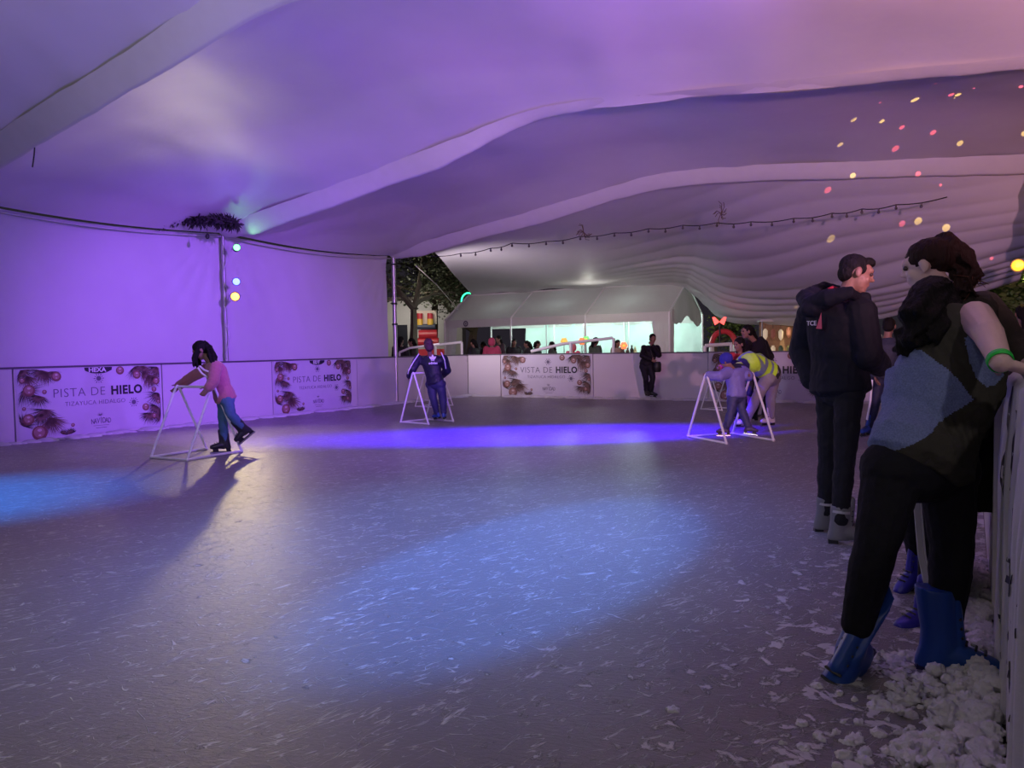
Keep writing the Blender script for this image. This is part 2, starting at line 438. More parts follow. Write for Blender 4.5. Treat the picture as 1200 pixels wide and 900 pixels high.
# cloth draped over near boards: vertical folds, print marks
def drape_cloth():
    t = empty('draped_banner', right_pt(3.45) + NO, math.atan2(-.858, -.513), 'crumpled white printed cloth draped over the near right boards, under the wristbanded hand', 'cloth')
    W = (right_pt(3.45) - right_pt(.35)).length
    def surf(x, s):
        # s 0..1: from outside hem over the cap and down the inside
        rnd = .010*math.sin(x*43) + .008*math.sin(x*71+1.3) + .005*math.sin(x*127+.6) + .014*math.sin(x*17+.5)
        if s < .12:
            z = 1.0 + s/.12*.165; y = .115 + rnd*.4
        elif s < .24:
            f = (s-.12)/.12; z = 1.165 + .008*math.sin(x*31) + .006*math.sin(f*math.pi); y = .10 - f*.12
        else:
            f = (s-.24)/.76; z = 1.165 - f*1.14; amp = .35 + min(1, f*3)*.8
            y = -.022 - abs(rnd)*amp*1.1 - .015*f - .004*math.sin(x*9 + f*5)
        return V((x, y, max(z, .015)))
    nx, ns = 460, 60
    bm = bmesh.new(); vs = [[bm.verts.new(surf(W*i/nx, j/ns)) for j in range(ns+1)] for i in range(nx+1)]
    for i in range(nx):
        for j in range(ns): bm.faces.new((vs[i][j], vs[i+1][j], vs[i+1][j+1], vs[i][j+1]))
    m = mat('crumpled_banner_cloth', (.48,.47,.50), .55, bump=.2, bscale=30, var=.12, vscale=5)
    mk('cloth', bm, m, t, smooth=True)
    # printed vertical strokes and dashes following the folds
    bm = bmesh.new(); rr = random.Random(5)
    def stroke(x, s0, s1, w):
        n = max(3, int((s1-s0)*60)); prev = None
        for k in range(n+1):
            s = s0 + (s1-s0)*k/n; xx = x + .01*math.sin(s*40+x*50)
            q = surf(xx, s) + V((0,-.003,0)); q2 = surf(xx+w, s) + V((0,-.003,0))
            cur = (bm.verts.new(q), bm.verts.new(q2))
            if prev: bm.faces.new((prev[0], prev[1], cur[1], cur[0]))
            prev = cur
    for x in (.12, .17, .46, .50): stroke(x, .26, rr.uniform(.45,.62), .022)
    for x in (.9, .93, 1.3, 1.33, 1.36): stroke(x, .30, .47, .03)
    for k in range(110):
        x = rr.uniform(.08, W-.2); s = rr.uniform(.42, .93)
        stroke(x, s, s + rr.uniform(.008,.02), rr.uniform(.02,.05))
    for k in range(26):
        x = rr.uniform(.3, W-.2); s = rr.uniform(.4, .8)
        stroke(x, s, s + rr.uniform(.05,.16), .009)
    mk('black_print', bm, M_ink, t, label='black printed strokes')
drape_cloth()
# ------------------------------------------------------------------ big tent
EAVE = 3.56; SPAN = 12.95; BAY = 4.77
def post_base(k): return V((-5.42, 14.8, 0)) + LU * (BAY * k)
PROF = [(0,3.56),(.9,3.74),(4,4.15),(6.9,4.56),(7.6,4.56),(12.95,4.02)]
def arch_z(t):
    t = max(0, min(SPAN, t))
    for (a, za), (b, zb) in zip(PROF, PROF[1:]):
        if t <= b:
            return za + (zb - za) * (t - a) / (b - a)
    return PROF[-1][1]
def az(t): return (arch_z(t-.35) + arch_z(t) + arch_z(t+.35)) / 3
K0, K1 = -3, 1

# membrane (one fabric per bay)
bm = bmesh.new()
for k in range(K0, K1):
    A = post_base(k); nt, ns = 80, 36; grid = []
    for i in range(nt + 1):
        t = SPAN * i / nt; row = []
        for j in range(ns + 1):
            f = j / ns; s = BAY * f
            belly = .42 * math.sin(math.pi * f) ** .8 * min(1, t / 2.2) * (1 - .25 * t / SPAN)
            p = A + LU * s + TW * t
            n = noise.noise(V((t*.6, (s + k*BAY)*.6, 1.7))) * .07 + noise.noise(V((t*1.9 + s*.8, s*.5, 4.2 + k))) * .03
            # creases that fan out of each post top
            ang = math.atan2(s, t + .3); ang2 = math.atan2(BAY - s, t + .3)
            n += .016 * (math.sin(ang * 17) * math.exp(-(t*t + s*s) / 9) + math.sin(ang2 * 17) * math.exp(-(t*t + (BAY-s)**2) / 9))
            edge = -.10 * math.sin(math.pi * f) * max(0, 1 - t / .6)
            z = az(t) + belly + n * min(1, t) + edge
            row.append(bm.verts.new((p.x, p.y, z)))
        grid.append(row)
    for i in range(nt):
        for j in range(ns): bm.faces.new((grid[i][j], grid[i+1][j], grid[i+1][j+1], grid[i][j+1]))
mk('ceiling', bm, M_white, kind='structure', smooth=True, label='white tent roof fabric above the rink')

# fabric sleeves wrapped round each rafter
for k in range(K0, K1 + 1):
    bm = bmesh.new(); A = post_base(k); n = 90; rings = []
    for i in range(n + 1):
        t = -.05 + (SPAN + .1) * i / n; p = A + TW * t
        w = .09 + .05 * noise.noise(V((t*.5, k*3.1, 0)))
        h0 = .15 if k < 0 else (.16 - .13 * max(0, min(1, (t - 5.2) / 1.8)) if k == 0 else .15)
        h = (h0 + .02 * noise.noise(V((t*.6, k*2.1, 5)))) * min(1, .45 + t/1.6 if t > 0 else .45)
        z = az(t) - .06 + .015 * noise.noise(V((t*3, k, 9)))
        q0 = V((p.x, p.y, z + .06)); row = []
        for e in range(13):
            f = e / 6 - 1                      # -1 .. 1 across the fold
            row.append(bm.verts.new(q0 + LU * (f * (w + .13) + .03) + V((0, 0, .05 - (h*1.75) * (1 - abs(f) ** 1.25)))))
        rings.append(row)
    for r0, r1 in zip(rings, rings[1:]):
        for e in range(12): bm.faces.new((r0[e], r0[e+1], r1[e+1], r1[e]))
    # squeeze the underside so the sleeve hangs as a soft keel
    for v in bm.verts:
        pass
    mk('trim_%d' % (k - K0 + 1), bm, M_sleeve, kind='structure', smooth=True, label='white fabric sleeve round a tent rafter')
    # little tie straps
# tie strap under the second sleeve
def strap(px, py0, py1, Y, lab):
    bm = bmesh.new(); tube(bm, [P(px+1, py0, Y), P(px, (py0+py1)/2, Y), P(px-2, py1, Y)], .008, 6)
    mk('tie_strap', bm, M_dark, label=lab, cat='strap', group='dark tie straps hanging from the tent roof')
strap(40, 167, 196, 9.3, 'short dark tie strap hanging from the rafter sleeve at the far left')

# posts
def post(p, h, label, r=.045):
    t = empty('tent_post', p, 0, label, 'tent post')
    bm = bmesh.new(); tube(bm, [V((0,0,.0)), V((0,0,h))], r, 14); mk('pole', bm, M_metal, t)
    bm = bmesh.new(); box(bm, -.12, .12, -.12, .12, 0, .012); mk('foot_plate', bm, M_metal, t)
    return t
OUT = -TW
PB = {k: post_base(k) + OUT * .02 for k in range(K0, K1 + 1)}
post(post_base(0) + OUT * .10, 3.62, 'galvanised tent post carrying the three coloured lamps', .035)
post(post_base(1) + OUT * .02, 3.62, 'galvanised tent post at the end of the cloth wall, left of the dark gap', .05)
post(post_base(-1) + OUT * .10, 3.62, 'galvanised tent post just past the first banner, left edge of the frame')
RP = post_base(1) + TW * (SPAN - .05)
post(RP, 3.98, 'dark tent post at the right edge carrying the orange lamp', .05)
# dark fabric sleeve at top of right post
t_ = empty('post_wrap', RP, 0, 'dark cloth wrapped round the top of the right-hand tent post', 'cloth')
bm = bmesh.new(); rings = []
for i in range(24):
    z = 2.62 + i * .058
    w = .115 + .02 * math.sin(i * .9) + .03 * (i / 24)
    rings.append((V((0, 0, z)), V((w, 0, 0)), V((0, w * .9, 0))))
loft(bm, rings, 24)
mk('wrap', bm, mat('dark_brown_cloth', (.035, .03, .035), .8, bump=.4, bscale=30), t_, smooth=True)

# cloth side wall behind the left boards -----------------------------------
bm = bmesh.new()
nx, nz_ = 230, 40; g = []
base = post_base(K0) + OUT * .22; Lw = BAY * (K1 - K0) - .03
for i in range(nx + 1):
    s = Lw * i / nx; row = []
    fk = (s / BAY) % 1.0
    for j in range(nz_ + 1):
        f = j / nz_; top = EAVE + .03 - .10 * math.sin(math.pi * fk) * 1.0
        z = .02 + (top - .02) * f
        d1 = min(fk, 1 - fk) * BAY
        fan = math.sin(math.atan2(d1, (1 - f) * 3.5 + .15) * 26) * .03 * math.exp(-((1 - f) * 3.5) ** 2 / 1.6) * math.exp(-d1 * d1 / .8)
        bulge = .10 * math.sin(math.pi * fk) * math.sin(math.pi * f)
        n = noise.noise(V((s * .8, z * .5, 2))) * .06 + noise.noise(V((s * 2.2 + z * .9, z * .4, 7))) * .025
        p = base + LU * s + OUT * (bulge + n * math.sin(math.pi * min(1, fk * 1.0)) ** .3 * (1 if f < .98 else .2) + fan)
        row.append(bm.verts.new((p.x, p.y, z)))
    g.append(row)
for i in range(nx):
    for j in range(nz_): bm.faces.new((g[i][j], g[i+1][j], g[i+1][j+1], g[i][j+1]))
mk('wall_left', bm, M_white, kind='structure', smooth=True, label='white cloth side wall of the tent behind the left boards')
# hem rope at the eave
bm = bmesh.new()
for k in range(K0, K1):
    A = post_base(k) + OUT * .12
    tube(bm, [A + LU * (BAY * q / 16) + V((0, 0, EAVE - .03 - .11 * math.sin(math.pi * q / 16))) for q in range(17)], .018, 6)
mk('trim_9', bm, M_sleeve, kind='structure', smooth=True, label='seam where roof fabric meets the side wall')
# dark lashings on the far post
for z, q in ((3.35, 0), (2.4, 1), (1.9, 2)):
    bm = bmesh.new(); c = post_base(1) + OUT * .02
    pts_ = [c + V((.065*math.cos(a), .065*math.sin(a), z + .012*a/6)) for a in [i*.5 for i in range(40)]]
    tube(bm, pts_, .007, 5); mk('lashing', bm, M_dark, label='rope lashing round the post by the dark gap, %s one' % ['topmost', 'middle', 'lowest'][q], cat='rope', group='rope lashings on the far post')

# ------------------------------------------------------------------ awning sheet beyond the last rafter
A1 = post_base(1)
LOW = [(0, V((-1.6,29.6,3.37))), (.30, V((1.6,27.5,3.32))), (.56, V((5.69,24.90,3.30))), (.60, V((6.05,24.2,2.45))), (.66, V((6.45,23.2,2.02))), (.74, V((7.0,21.3,1.80))), (.82, V((7.5,19.6,1.72))), (.90, V((8.2,17.0,1.80))), (1.0, V((9.2,13.6,2.42)))]
def low(s):
    for (a, p), (b, q) in zip(LOW, LOW[1:]):
        if s <= b + 1e-9: return p.lerp(q, (s - a) / (b - a))
    return LOW[-1][1]
def lows(s): return (low(max(0, s - .03)) + low(s) * 2 + low(min(1, s + .03))) / 4
def sstep(a, b, x):
    x = max(0, min(1, (x - a) / (b - a))); return x * x * (3 - 2 * x)
def sheet(s, v):
    t = 1.15 + (SPAN - 1.15) * s
    top = A1 + TW * t + LU * .10; top.z = az(t) - .16
    bot = lows(s)
    # arc-like sag, drape pulled tight toward the upper right corner
    p = top.lerp(bot, v)
    drop = .38 * math.sin(math.pi * v) * sstep(.0, .35, s)
    p.z -= drop * (1 - .3 * sstep(.5, .9, s))
    fold = sstep(.30, .62, s) * (1 - .5 * sstep(.9, 1.0, s))
    c = v * 10 - 4.5 * (1 - s) + 1.3 * noise.noise(V((s * 3, v * 3, 0)))
    w = abs(math.sin(math.pi * c)) ** .7
    amp = (.10 * sstep(.12, .5, v) + .02) * fold * (.75 + .9 * noise.noise(V((s * 4, v * 7, 8))))
    p += V((-.25, -.55, -.8)).normalized() * (amp * (w - .5) * (1 - .25*math.sin(s*9)))
    c2 = s * 40 + v * 3
    p.z += .035 * math.sin(c2) * math.exp(-((v - .95) / .25) ** 2) * (1 - fold * .6)
    p.z += .05 * noise.noise(V((s * 5, v * 3, 3)))
    return p
bm = bmesh.new(); ns, nv = 170, 130; g = []
for i in range(ns + 1):
    g.append([bm.verts.new(sheet(i / ns, j / nv)) for j in range(nv + 1)])
for i in range(ns):
    for j in range(nv): bm.faces.new((g[i][j], g[i+1][j], g[i+1][j+1], g[i][j+1]))
mk('awning_sheet', bm, M_white, smooth=True, label='loose white cloth hanging in folds from the last rafter to the small tent', cat='cloth')

# string of small unlit bulbs
wire = [(505,300,18.2),(540,297,17.7),(575,291,17.1),(600,285,16.9),(640,283,16.5),(680,277,16.0),(720,273,15.6),(760,268,15.2),(800,264,14.8),(840,261,14.4),(880,260,14.0),(930,256,13.6),(975,250,13.3),(1010,245,13.0),(1050,240,12.6),(1110,231,12.2)]
WP = [P(a, b, c - .35) for a, b, c in wire]
t = empty('string_lights', WP[0], 0, 'string of small unlit bulbs slung across the far end of the tent', 'string lights')
bm = bmesh.new(); rel = [p - WP[0] for p in WP]; fine = []
for i in range(len(rel) - 1):
    for q in range(6):
        f = q / 6; p = rel[i].lerp(rel[i+1], f); p.z -= .03 * math.sin(math.pi * f); fine.append(p)
fine.append(rel[-1]); tube(bm, fine, .009, 5)
mk('wire', bm, M_dark, t)
tot = 0
for i in range(6, len(fine) - 3, 3):
    bm = bmesh.new(); p = fine[i]
    tube(bm, [p, p + V((0,0,-.035))], .014, 8); ball(bm, p + V((.0, 0, -.055)), .024, 8, 6)
    mk('bulb', bm, mat('unlit_bulb', (.06,.05,.06), .3), t)
# dried sprigs caught on the wire
for j, (px, py, Y, lab) in enumerate(((684,272,15.6,'small dry sprig caught on the string of bulbs, left one'), (845,250,14.0,'small dry sprig caught on the string of bulbs, right one'))):
    bm = bmesh.new(); rr = random.Random(j); c = P(px, py, Y)
    for q in range(16):
        a = rr.uniform(0, 6.3); l = rr.uniform(.06, .17)
        tube(bm, [c, c + V((math.cos(a)*l*.6, 0, math.sin(a)*l)), c + V((math.cos(a+.4)*l, .02, math.sin(a+.4)*l*1.4))], .006, 4)
    mk('dry_sprig', bm, mat('dry_brown', (.10,.065,.05), .9), label=lab, cat='sprig')
for j, (a, b, Y) in enumerate(((926,250,13.4),(918,262,13.4),(505,0,0))):
    if Y == 0: continue

# dark garland at the eave over the lamp post ------------------------------
gc = [P(x, y + 1, 13.75) for x, y in ((192,257),(205,252),(220,253),(235,258),(250,258),(262,260),(276,262))]
t = empty('garland', gc[0], 0, 'scruffy dark pine garland fixed at the eave above the coloured lamps', 'garland')
bm = bmesh.new(); tube(bm, [p - gc[0] for p in gc], .03, 6); mk('core', bm, M_dark, t)
bm = bmesh.new(); rr = random.Random(3)
for q in range(1500):
    i = rr.randrange(len(gc) - 1); p = gc[i].lerp(gc[i+1], rr.random()) - gc[0]
    R0 = .21 if i in (0, 1, 2) else .17
    if i == 3: R0 = .10
    d = V((rr.gauss(0, 1), rr.gauss(0, 1), rr.gauss(0, 1))).normalized()
    l = R0 * rr.uniform(.5, 1.15); s_, t2 = perp(d); w = .012
    m_ = p + d * l * .6 + t2 * .03
    e = p + d * l
    vs = [bm.verts.new(x) for x in (p - s_*w*.4, p + s_*w*.4, m_ + s_*w, e, m_ - s_*w)]
    bm.faces.new(vs)
mk('needles', bm, mat('dark_garland_needles', (.035,.03,.035), .85, var=.5), t, kind='stuff')
bm = bmesh.new(); c = P(243, 277, 13.7) - gc[0]
tube(bm, [P(243,262,13.7) - gc[0], c], .006, 4); ball(bm, c, (.04,.03,.05), 8, 6); mk('dangling_cone', bm, M_dark, t)

# ------------------------------------------------------------------ lamps on the post
def par_lamp(name, pos, aim, col, es, label, power, r=.05, house=True):
    t = empty(name, pos, 0, label, 'stage lamp')
    d = (aim - pos).normalized(); s, u = perp(d)
    bm = bmesh.new()
    loft(bm, [(d * -.16, s*r*.5, u*r*.5), (d * -.14, s*r*.95, u*r*.95), (d * -.02, s*r*1.15, u*r*1.15), (d * .0, s*r*1.2, u*r*1.2)], 18)
    for q in range(3): pass
    mk('housing', bm, M_dark, t)
    bm = bmesh.new()
    loft(bm, [(d * .001, s*r, u*r), (d * .012, s*r*.85, u*r*.85), (d * .018, s*r*.4, u*r*.4)], 18)
    mk('lens', bm, mat(name + '_lens', col, .3, emit=col, estr=es), t)
    bm = bmesh.new(); tube(bm, [s*r*1.25 - d*.07, s*r*1.25 - d*.07 + V((0,0,.0)) - d*.12, -s*r*1.25 - d*.19, -s*r*1.25 - d*.07], .008, 6)
    mk('bracket', bm, M_metal, t)
    return t
def spot(name, pos, aim, col, power, ang, blend=.5, size=.06, scale=(1,1,1), spin=0.0, nodes=None):
    l = bpy.data.lights.new(name, 'SPOT'); l.energy = power; l.color = col; l.spot_size = R(ang); l.spot_blend = blend; l.shadow_soft_size = size
    o = bpy.data.objects.new(name, l); COL.objects.link(o)
    q = (V(aim) - V(pos)).to_track_quat('-Z', 'Y')
    o.matrix_world = Matrix.Translation(V(pos)) @ q.to_matrix().to_4x4() @ Matrix.Rotation(R(spin), 4, 'Z') @ Matrix.Diagonal((*scale, 1))
    return o
def point(name, pos, col, power, size=.1):
    l = bpy.data.lights.new(name, 'POINT'); l.energy = power; l.color = col; l.shadow_soft_size = size
    o = bpy.data.objects.new(name, l); COL.objects.link(o); o.location = pos; return o
LP = V((-5.30, 14.62, 0))
yp = P(275.5, 347.5, 14.42); bp_ = P(277, 330, 14.42); gp = P(277.5, 290, 14.42)
par_lamp('yellow_lamp', yp, yp + V((.30,-1,-.22)), (1,.42,.06), 3.2, 'glaring warm yellow stage lamp, lowest of the three on the tent post', 0, .075)
par_lamp('blue_lamp', bp_, bp_ + V((.45,-1,-.1)), (.07,.10,1), 5, 'bluish white stage lamp, middle one of the three on the tent post', 0, .065)
par_lamp('green_lamp', gp, gp + V((.5,-1,.1)), (.12,1,.18), 3, 'green stage lamp, topmost of the three on the tent post', 0, .06)
op = P(1193, 311, 11.55)
par_lamp('orange_lamp', op, op + V((-.75,-.9,-.1)), (1,.27,.02), 1.5, 'round glowing orange lamp on the right-hand tent post', 0, .085)
# cable down the lamp post
bm = bmesh.new()
pc = post_base(0) + OUT * .02
tube(bm, [pc + V((.05*math.sin(i*1.3), -.06, 3.35 - i*.16)) for i in range(14)], .008, 5)
mk('lamp_cable', bm, mat('pale_cable', (.5,.5,.52), .5), label='pale loose cable running down the lamp post', cat='cable')

FWD = V((.30,-1,-.2))
spot('yellow_spot', yp + FWD.normalized()*.05, yp + V((.35,-1,-.24)), (1,.78,.36), 190, 120, .9, .06)
spot('blue_spot', bp_ + V((.02,-.06,0)), bp_ + V((.45,-1,-.1)), (.25,.3,1), 30, 140, .8, .06)
spot('green_spot', gp + V((.02,-.06,0)), gp + V((.9,-.7,.1)), (.3,1,.35), 7, 130, .8, .05)
point('orange_glow', op + V((-.15,-.15,0)), (1,.45,.1), 5, .08)

# coloured effect spots at rafter height, then added unseen roof, wash and fill lights
spot('violet_streak', (.9,10.8,4.15), (.50,11.50,0), (.05,.0,1), 3400, 98, .55, .04, scale=(1,.33,1), spin=-24)
spot('violet_spill', (.4,9.6,4.15), (.0,9.9,0), (.25,.12,1), 330, 92, 1, .06, scale=(1,.55,1), spin=-20)
spot('blue_wash', (-.25,5.7,4.15), (-.25,5.7,0), (.14,.30,1), 520, 92, 1, .06, scale=(.72,1,1), spin=-31)
spot('deep_blue_wash', (.15,4.75,4.1), (.15,4.75,0), (.05,.25,1), 430, 60, .45, .05, scale=(.42,1,1), spin=-31)
spot('cyan_wash', (-6.6,5.6,3.7), (-5.2,6.9,0), (.0,.23,1), 1400, 46, .9, .08)
spot('wall_violet', (1.5,6.2,3.9), (-5.3,14.3,1.0), (.34,.10,1), 2750, 46, .9, .05)
spot('roof_violet', (2.6,3.4,2.3), (-2.0,9.2,4.6), (.28,.12,1), 980, 90, 1, .1)  # unseen uplights added to colour the roof fabric, here and below
spot('roof_pink', (3.2,1.0,2.3), (3.6,7.0,4.4), (1,.47,.62), 1700, 85, 1, .1)
spot('left_roof_fill', (-5.2,3.6,1.4), (-4.9,5.6,4.3), (1,.85,.85), 85, 130, 1, .1)  # unseen fill added to brighten the left end of the roof
spot('house_wash', (-3.8,-1.0,3.2), (2.5,15,1.2), (.74,.66,.95), 620, 70, 1, .12)
spot('sheet_wash', (-2.2,18.2,2.0), (1.8,23.0,3.5), (1,.84,.92), 220, 125, 1, .12)  # unseen spot added to brighten the hanging sheet
spot('far_roof_wash', (-1.0,8.0,2.6), (5.5,19,2.6), (1,.80,.70), 80, 80, 1, .12)  # unseen fill added for the far end of the tent
spot('warm_floor_wash', (-2.5,1.2,3.9), (-2.4,4.0,0), (1,.95,.55), 75, 120, 1, .2)
spot('arm_fill_spot', (1.75,.35,3.0), (1.80,2.85,1.25), (1,.86,.92), 32, 34, .8, .06)  # unseen spot added to brighten the bare arm and draped cloth
point('near_fill', (-1.2,-1.6,2.6), (1,.88,.90), 32, .5)

# disco effect: a lamp with a perforated drum in front
def gobo(l):
    l.use_nodes = True; nt = l.node_tree; N = nt.nodes; L = nt.links
    em = N['Emission']
    tc = N.new('ShaderNodeTexCoord'); sp = N.new('ShaderNodeSeparateXYZ'); L.new(tc.outputs['Normal'], sp.inputs[0])
    dv = []
    for i in (0, 1):
        m = N.new('ShaderNodeMath'); m.operation = 'DIVIDE'; L.new(sp.outputs[i], m.inputs[0]); L.new(sp.outputs[2], m.inputs[1]); dv.append(m)
    cb = N.new('ShaderNodeCombineXYZ'); L.new(dv[0].outputs[0], cb.inputs[0]); L.new(dv[1].outputs[0], cb.inputs[1])
    vo = N.new('ShaderNodeTexVoronoi'); vo.inputs['Scale'].default_value = 17; L.new(cb.outputs[0], vo.inputs[0])
    lt = N.new('ShaderNodeMath'); lt.operation = 'LESS_THAN'; lt.inputs[1].default_value = .13; L.new(vo.outputs['Distance'], lt.inputs[0])
    rp = N.new('ShaderNodeValToRGB'); rp.color_ramp.interpolation = 'CONSTANT'
    rp.color_ramp.elements[0].color = (1,.12,.16,1); rp.color_ramp.elements[1].position = .5; rp.color_ramp.elements[1].color = (1,.65,.16,1)
    s2 = N.new('ShaderNodeSeparateColor'); L.new(vo.outputs['Color'], s2.inputs[0]); L.new(s2.outputs[0], rp.inputs[0])
    L.new(rp.outputs[0], em.inputs[0]); L.new(lt.outputs[0], em.inputs[1])
d_ = spot('disco_dots', (4.4,6.4,3.0), (8.2,12.8,3.75), (1,1,1), 3000, 52, .1, .004)
gobo(d_.data)

# ------------------------------------------------------------------ small white tent behind the boards
F0 = V((-2.42,28.3,0)); F1 = V((4.87,23.6,0)); TD = (F1 - F0).normalized(); TL = (F1 - F0).length
TN = V((.545,.838,0)).normalized()
tent = empty('party_tent', F0, math.atan2(TD.y, TD.x), 'small white gabled party tent, lit inside, beyond the back boards', 'tent')
def tp(x, y, z): return V((x, y, z))
EV, RG, VD = 2.32, 3.32, 3.0
M_tent = mat('white_party_tent_cloth', (.62,.62,.60), .55, bump=.2, bscale=4, var=.05, trans=.05)
bm = bmesh.new()
# slopes with ribs
def slope(bm, y0, y1, z0, z1):
    n = 48
    g = []
    for i in range(n + 1):
        x = TL * i / n; row = []
        for j in range(9):
            f = j / 8; fr = (x / (TL/3)) % 1
            sag = -.05 * math.sin(math.pi * fr) * math.sin(math.pi * f)
            row.append(bm.verts.new((x, y0 + (y1-y0)*f, z0 + (z1-z0)*f + sag)))
        g.append(row)
    for i in range(n):
        for j in range(8): bm.faces.new((g[i][j], g[i+1][j], g[i+1][j+1], g[i][j+1]))
slope(bm, 0, VD/2, EV, RG); slope(bm, VD, VD/2, EV, RG)
mk('roof_cloth', bm, M_tent, tent)
bm = bmesh.new(); box(bm, -.01, TL + .01, -.02, -.008, EV - .27, EV + .01)
mk('valance', bm, M_tent, tent)
bm = bmesh.new(); box(bm, -.01, TL + .01, VD + .008, VD + .02, EV - .27, EV + .01); mk('valance', bm, M_tent, tent)
for i in range(4):
    x = TL * i / 3
    bm = bmesh.new(); tube(bm, [V((x,-.03,.0)), V((x,-.03,EV))], .035, 10); mk('leg', bm, M_pipe, tent)
    bm = bmesh.new(); tube(bm, [V((x,VD,.0)), V((x,VD,EV))], .035, 10); mk('leg', bm, M_pipe, tent)
    bm = bmesh.new(); tube(bm, [V((x,-.02,EV+.02)), V((x,VD/2,RG+.02))], .025, 8); tube(bm, [V((x,VD/2,RG+.02)), V((x,VD,EV+.02))], .025, 8); mk('rafter', bm, M_pipe, tent)
bm = bmesh.new(); tube(bm, [V((0,VD/2,RG)), V((TL,VD/2,RG))], .03, 8); mk('ridge_pole', bm, M_pipe, tent)
# back wall, lit from inside (pale mint cloth)
M_mint = mat('mint_white_back_cloth', (.60,.78,.72), .6, bump=.35, bscale=3.5, var=.05)
bm = bmesh.new(); n = 90; g = []
for i in range(n + 1):
    x = 1.6 + (TL - 1.6) * i / n
    g.append([bm.verts.new((x, VD + .03 + .02*math.sin(x*5+z*2) + .02*math.sin(x*11 - z*5), z)) for z in (0,.4,.8,1.2,1.6,2.0,EV)])
for i in range(n):
    for j in range(6): bm.faces.new((g[i][j], g[i+1][j], g[i+1][j+1], g[i][j+1]))
mk('back_wall_cloth', bm, M_mint, tent, smooth=True, label='mint white back cloth')
for x in (2.6, 4.2, 6.0):
    bm = bmesh.new(); tube(bm, [V((x,VD-.1,0)), V((x,VD-.1,EV))], .02, 8); mk('inner_pole', bm, M_metal, tent)
# right gable: side curtains tied back, far gable closed
def curtain(bm, pts_top, pts_bot, n=14, amp=.04):
    A = []; B = []
    for i in range(n + 1):
        f = i / n; w = amp * math.sin(i * 2.4)
        A.append(bm.verts.new(pts_top[0].lerp(pts_top[1], f) + V((w*.3,0,0)))); B.append(bm.verts.new(pts_bot[0].lerp(pts_bot[1], f) + V((w, w*.5, 0))))
    for i in range(n): bm.faces.new((A[i], A[i+1], B[i+1], B[i]))
bm = bmesh.new(); curtain(bm, (V((TL-.62,.0,EV-.1)), V((TL-.03,.0,EV-.1))), (V((TL-.35,.0,.05)), V((TL-.05,.0,.05)))); mk('tied_curtain', bm, M_tent, tent)
bm = bmesh.new(); curtain(bm, (V((TL,.02,EV)), V((TL,.35,EV+.2))), (V((TL,.05,.05)), V((TL,.2,.05)))); mk('tied_curtain', bm, M_tent, tent)
bm = bmesh.new(); curtain(bm, (V((0,.0,EV-.1)), V((.55,.0,EV-.1))), (V((.05,.0,.05)), V((.3,.0,.05)))); mk('tied_curtain', bm, M_tent, tent)
bm = bmesh.new(); g = []
for i in range(25):
    f = i / 24; y = .2 + 2.6 * f; zt = EV + (RG-EV) * (1 - abs(2*y/VD - 1)) - .03
    zb = EV - .25 - .12*math.sin(f*9) - .05*math.sin(f*23)
    g.append((bm.verts.new((TL, y, zt)), bm.verts.new((TL + .03*math.sin(f*14), y, zb))))
for i in range(24): bm.faces.new((g[i][0], g[i+1][0], g[i+1][1], g[i][1]))
mk('gable_cloth', bm, M_tent, tent)
# round mark on the valance
bm = bmesh.new()
for q in range(14):
    a0_, a1_ = q * 2*math.pi/14, (q + 1) * 2*math.pi/14
    bm.faces.new([bm.verts.new((.95 + r_*math.cos(a), -.024, EV - .13 + r_*math.sin(a))) for r_, a in ((.11,a0_),(.11,a1_),(.055,a1_),(.055,a0_))])
disc(bm, .95, EV - .13, .035, -.024)
bm.free() if False else mk('round_mark', bm, M_inkg, tent)
tl = F0 + TD * TL * .5
for f, pw in ((.22, 55), (.5, 70), (.8, 80)):
    p = F0 + TD * TL * f + TN * 1.3
    point('tent_lamp_light', (p.x, p.y, 2.15), (.75,1,.92), pw * .8, .12)
    t = empty('tent_tube_lamp', (p.x, p.y, 2.32), math.atan2(TD.y, TD.x), 'white tube lamp under the small tent roof, %s' % {.22:'left one', .5:'middle one', .8:'right one'}[f], 'lamp', 'tube lamps in the small tent')
    bm = bmesh.new(); tube(bm, [V((-.3,0,0)), V((.3,0,0))], .018, 8); mk('tube', bm, mat('tube_glow', (1,1,1), .3, emit=(.8,1,.93), estr=12), t)
    bm = bmesh.new(); box(bm, -.33, .33, -.03, .03, .02, .05); mk('fitting', bm, M_pipe, t)
# lamp that brightens roof slope and awning
lq = P(682, 352, 24.0)
point('slope_lamp_light', P(690, 352, 23.6), (1,.97,.85), 9, .15)

# guy rope, neon arc
bm = bmesh.new(); tube(bm, [P(488,312,18.7), P(512,334,24), P(537,363,28.3)], .015, 6)
mk('guy_rope', bm, mat('white_rope', (.7,.7,.62), .7), label='taut white guy rope crossing the dark gap to the small tent', cat='rope')
bm = bmesh.new(); c = P(549, 353, 31); s, u = V((1,0,0)), V((0,0,1))
tube(bm, [c + V((-.28*math.sin(a), 0, .33*math.cos(a))) for a in [(-.4 + i*.14) for i in range(19)]], .03, 6)
mk('neon_arc', bm, mat('green_neon', (.05,1,.35), .4, emit=(.03,1,.35), estr=2.2), label='curved green neon tube glowing above the left end of the small tent', cat='neon light')

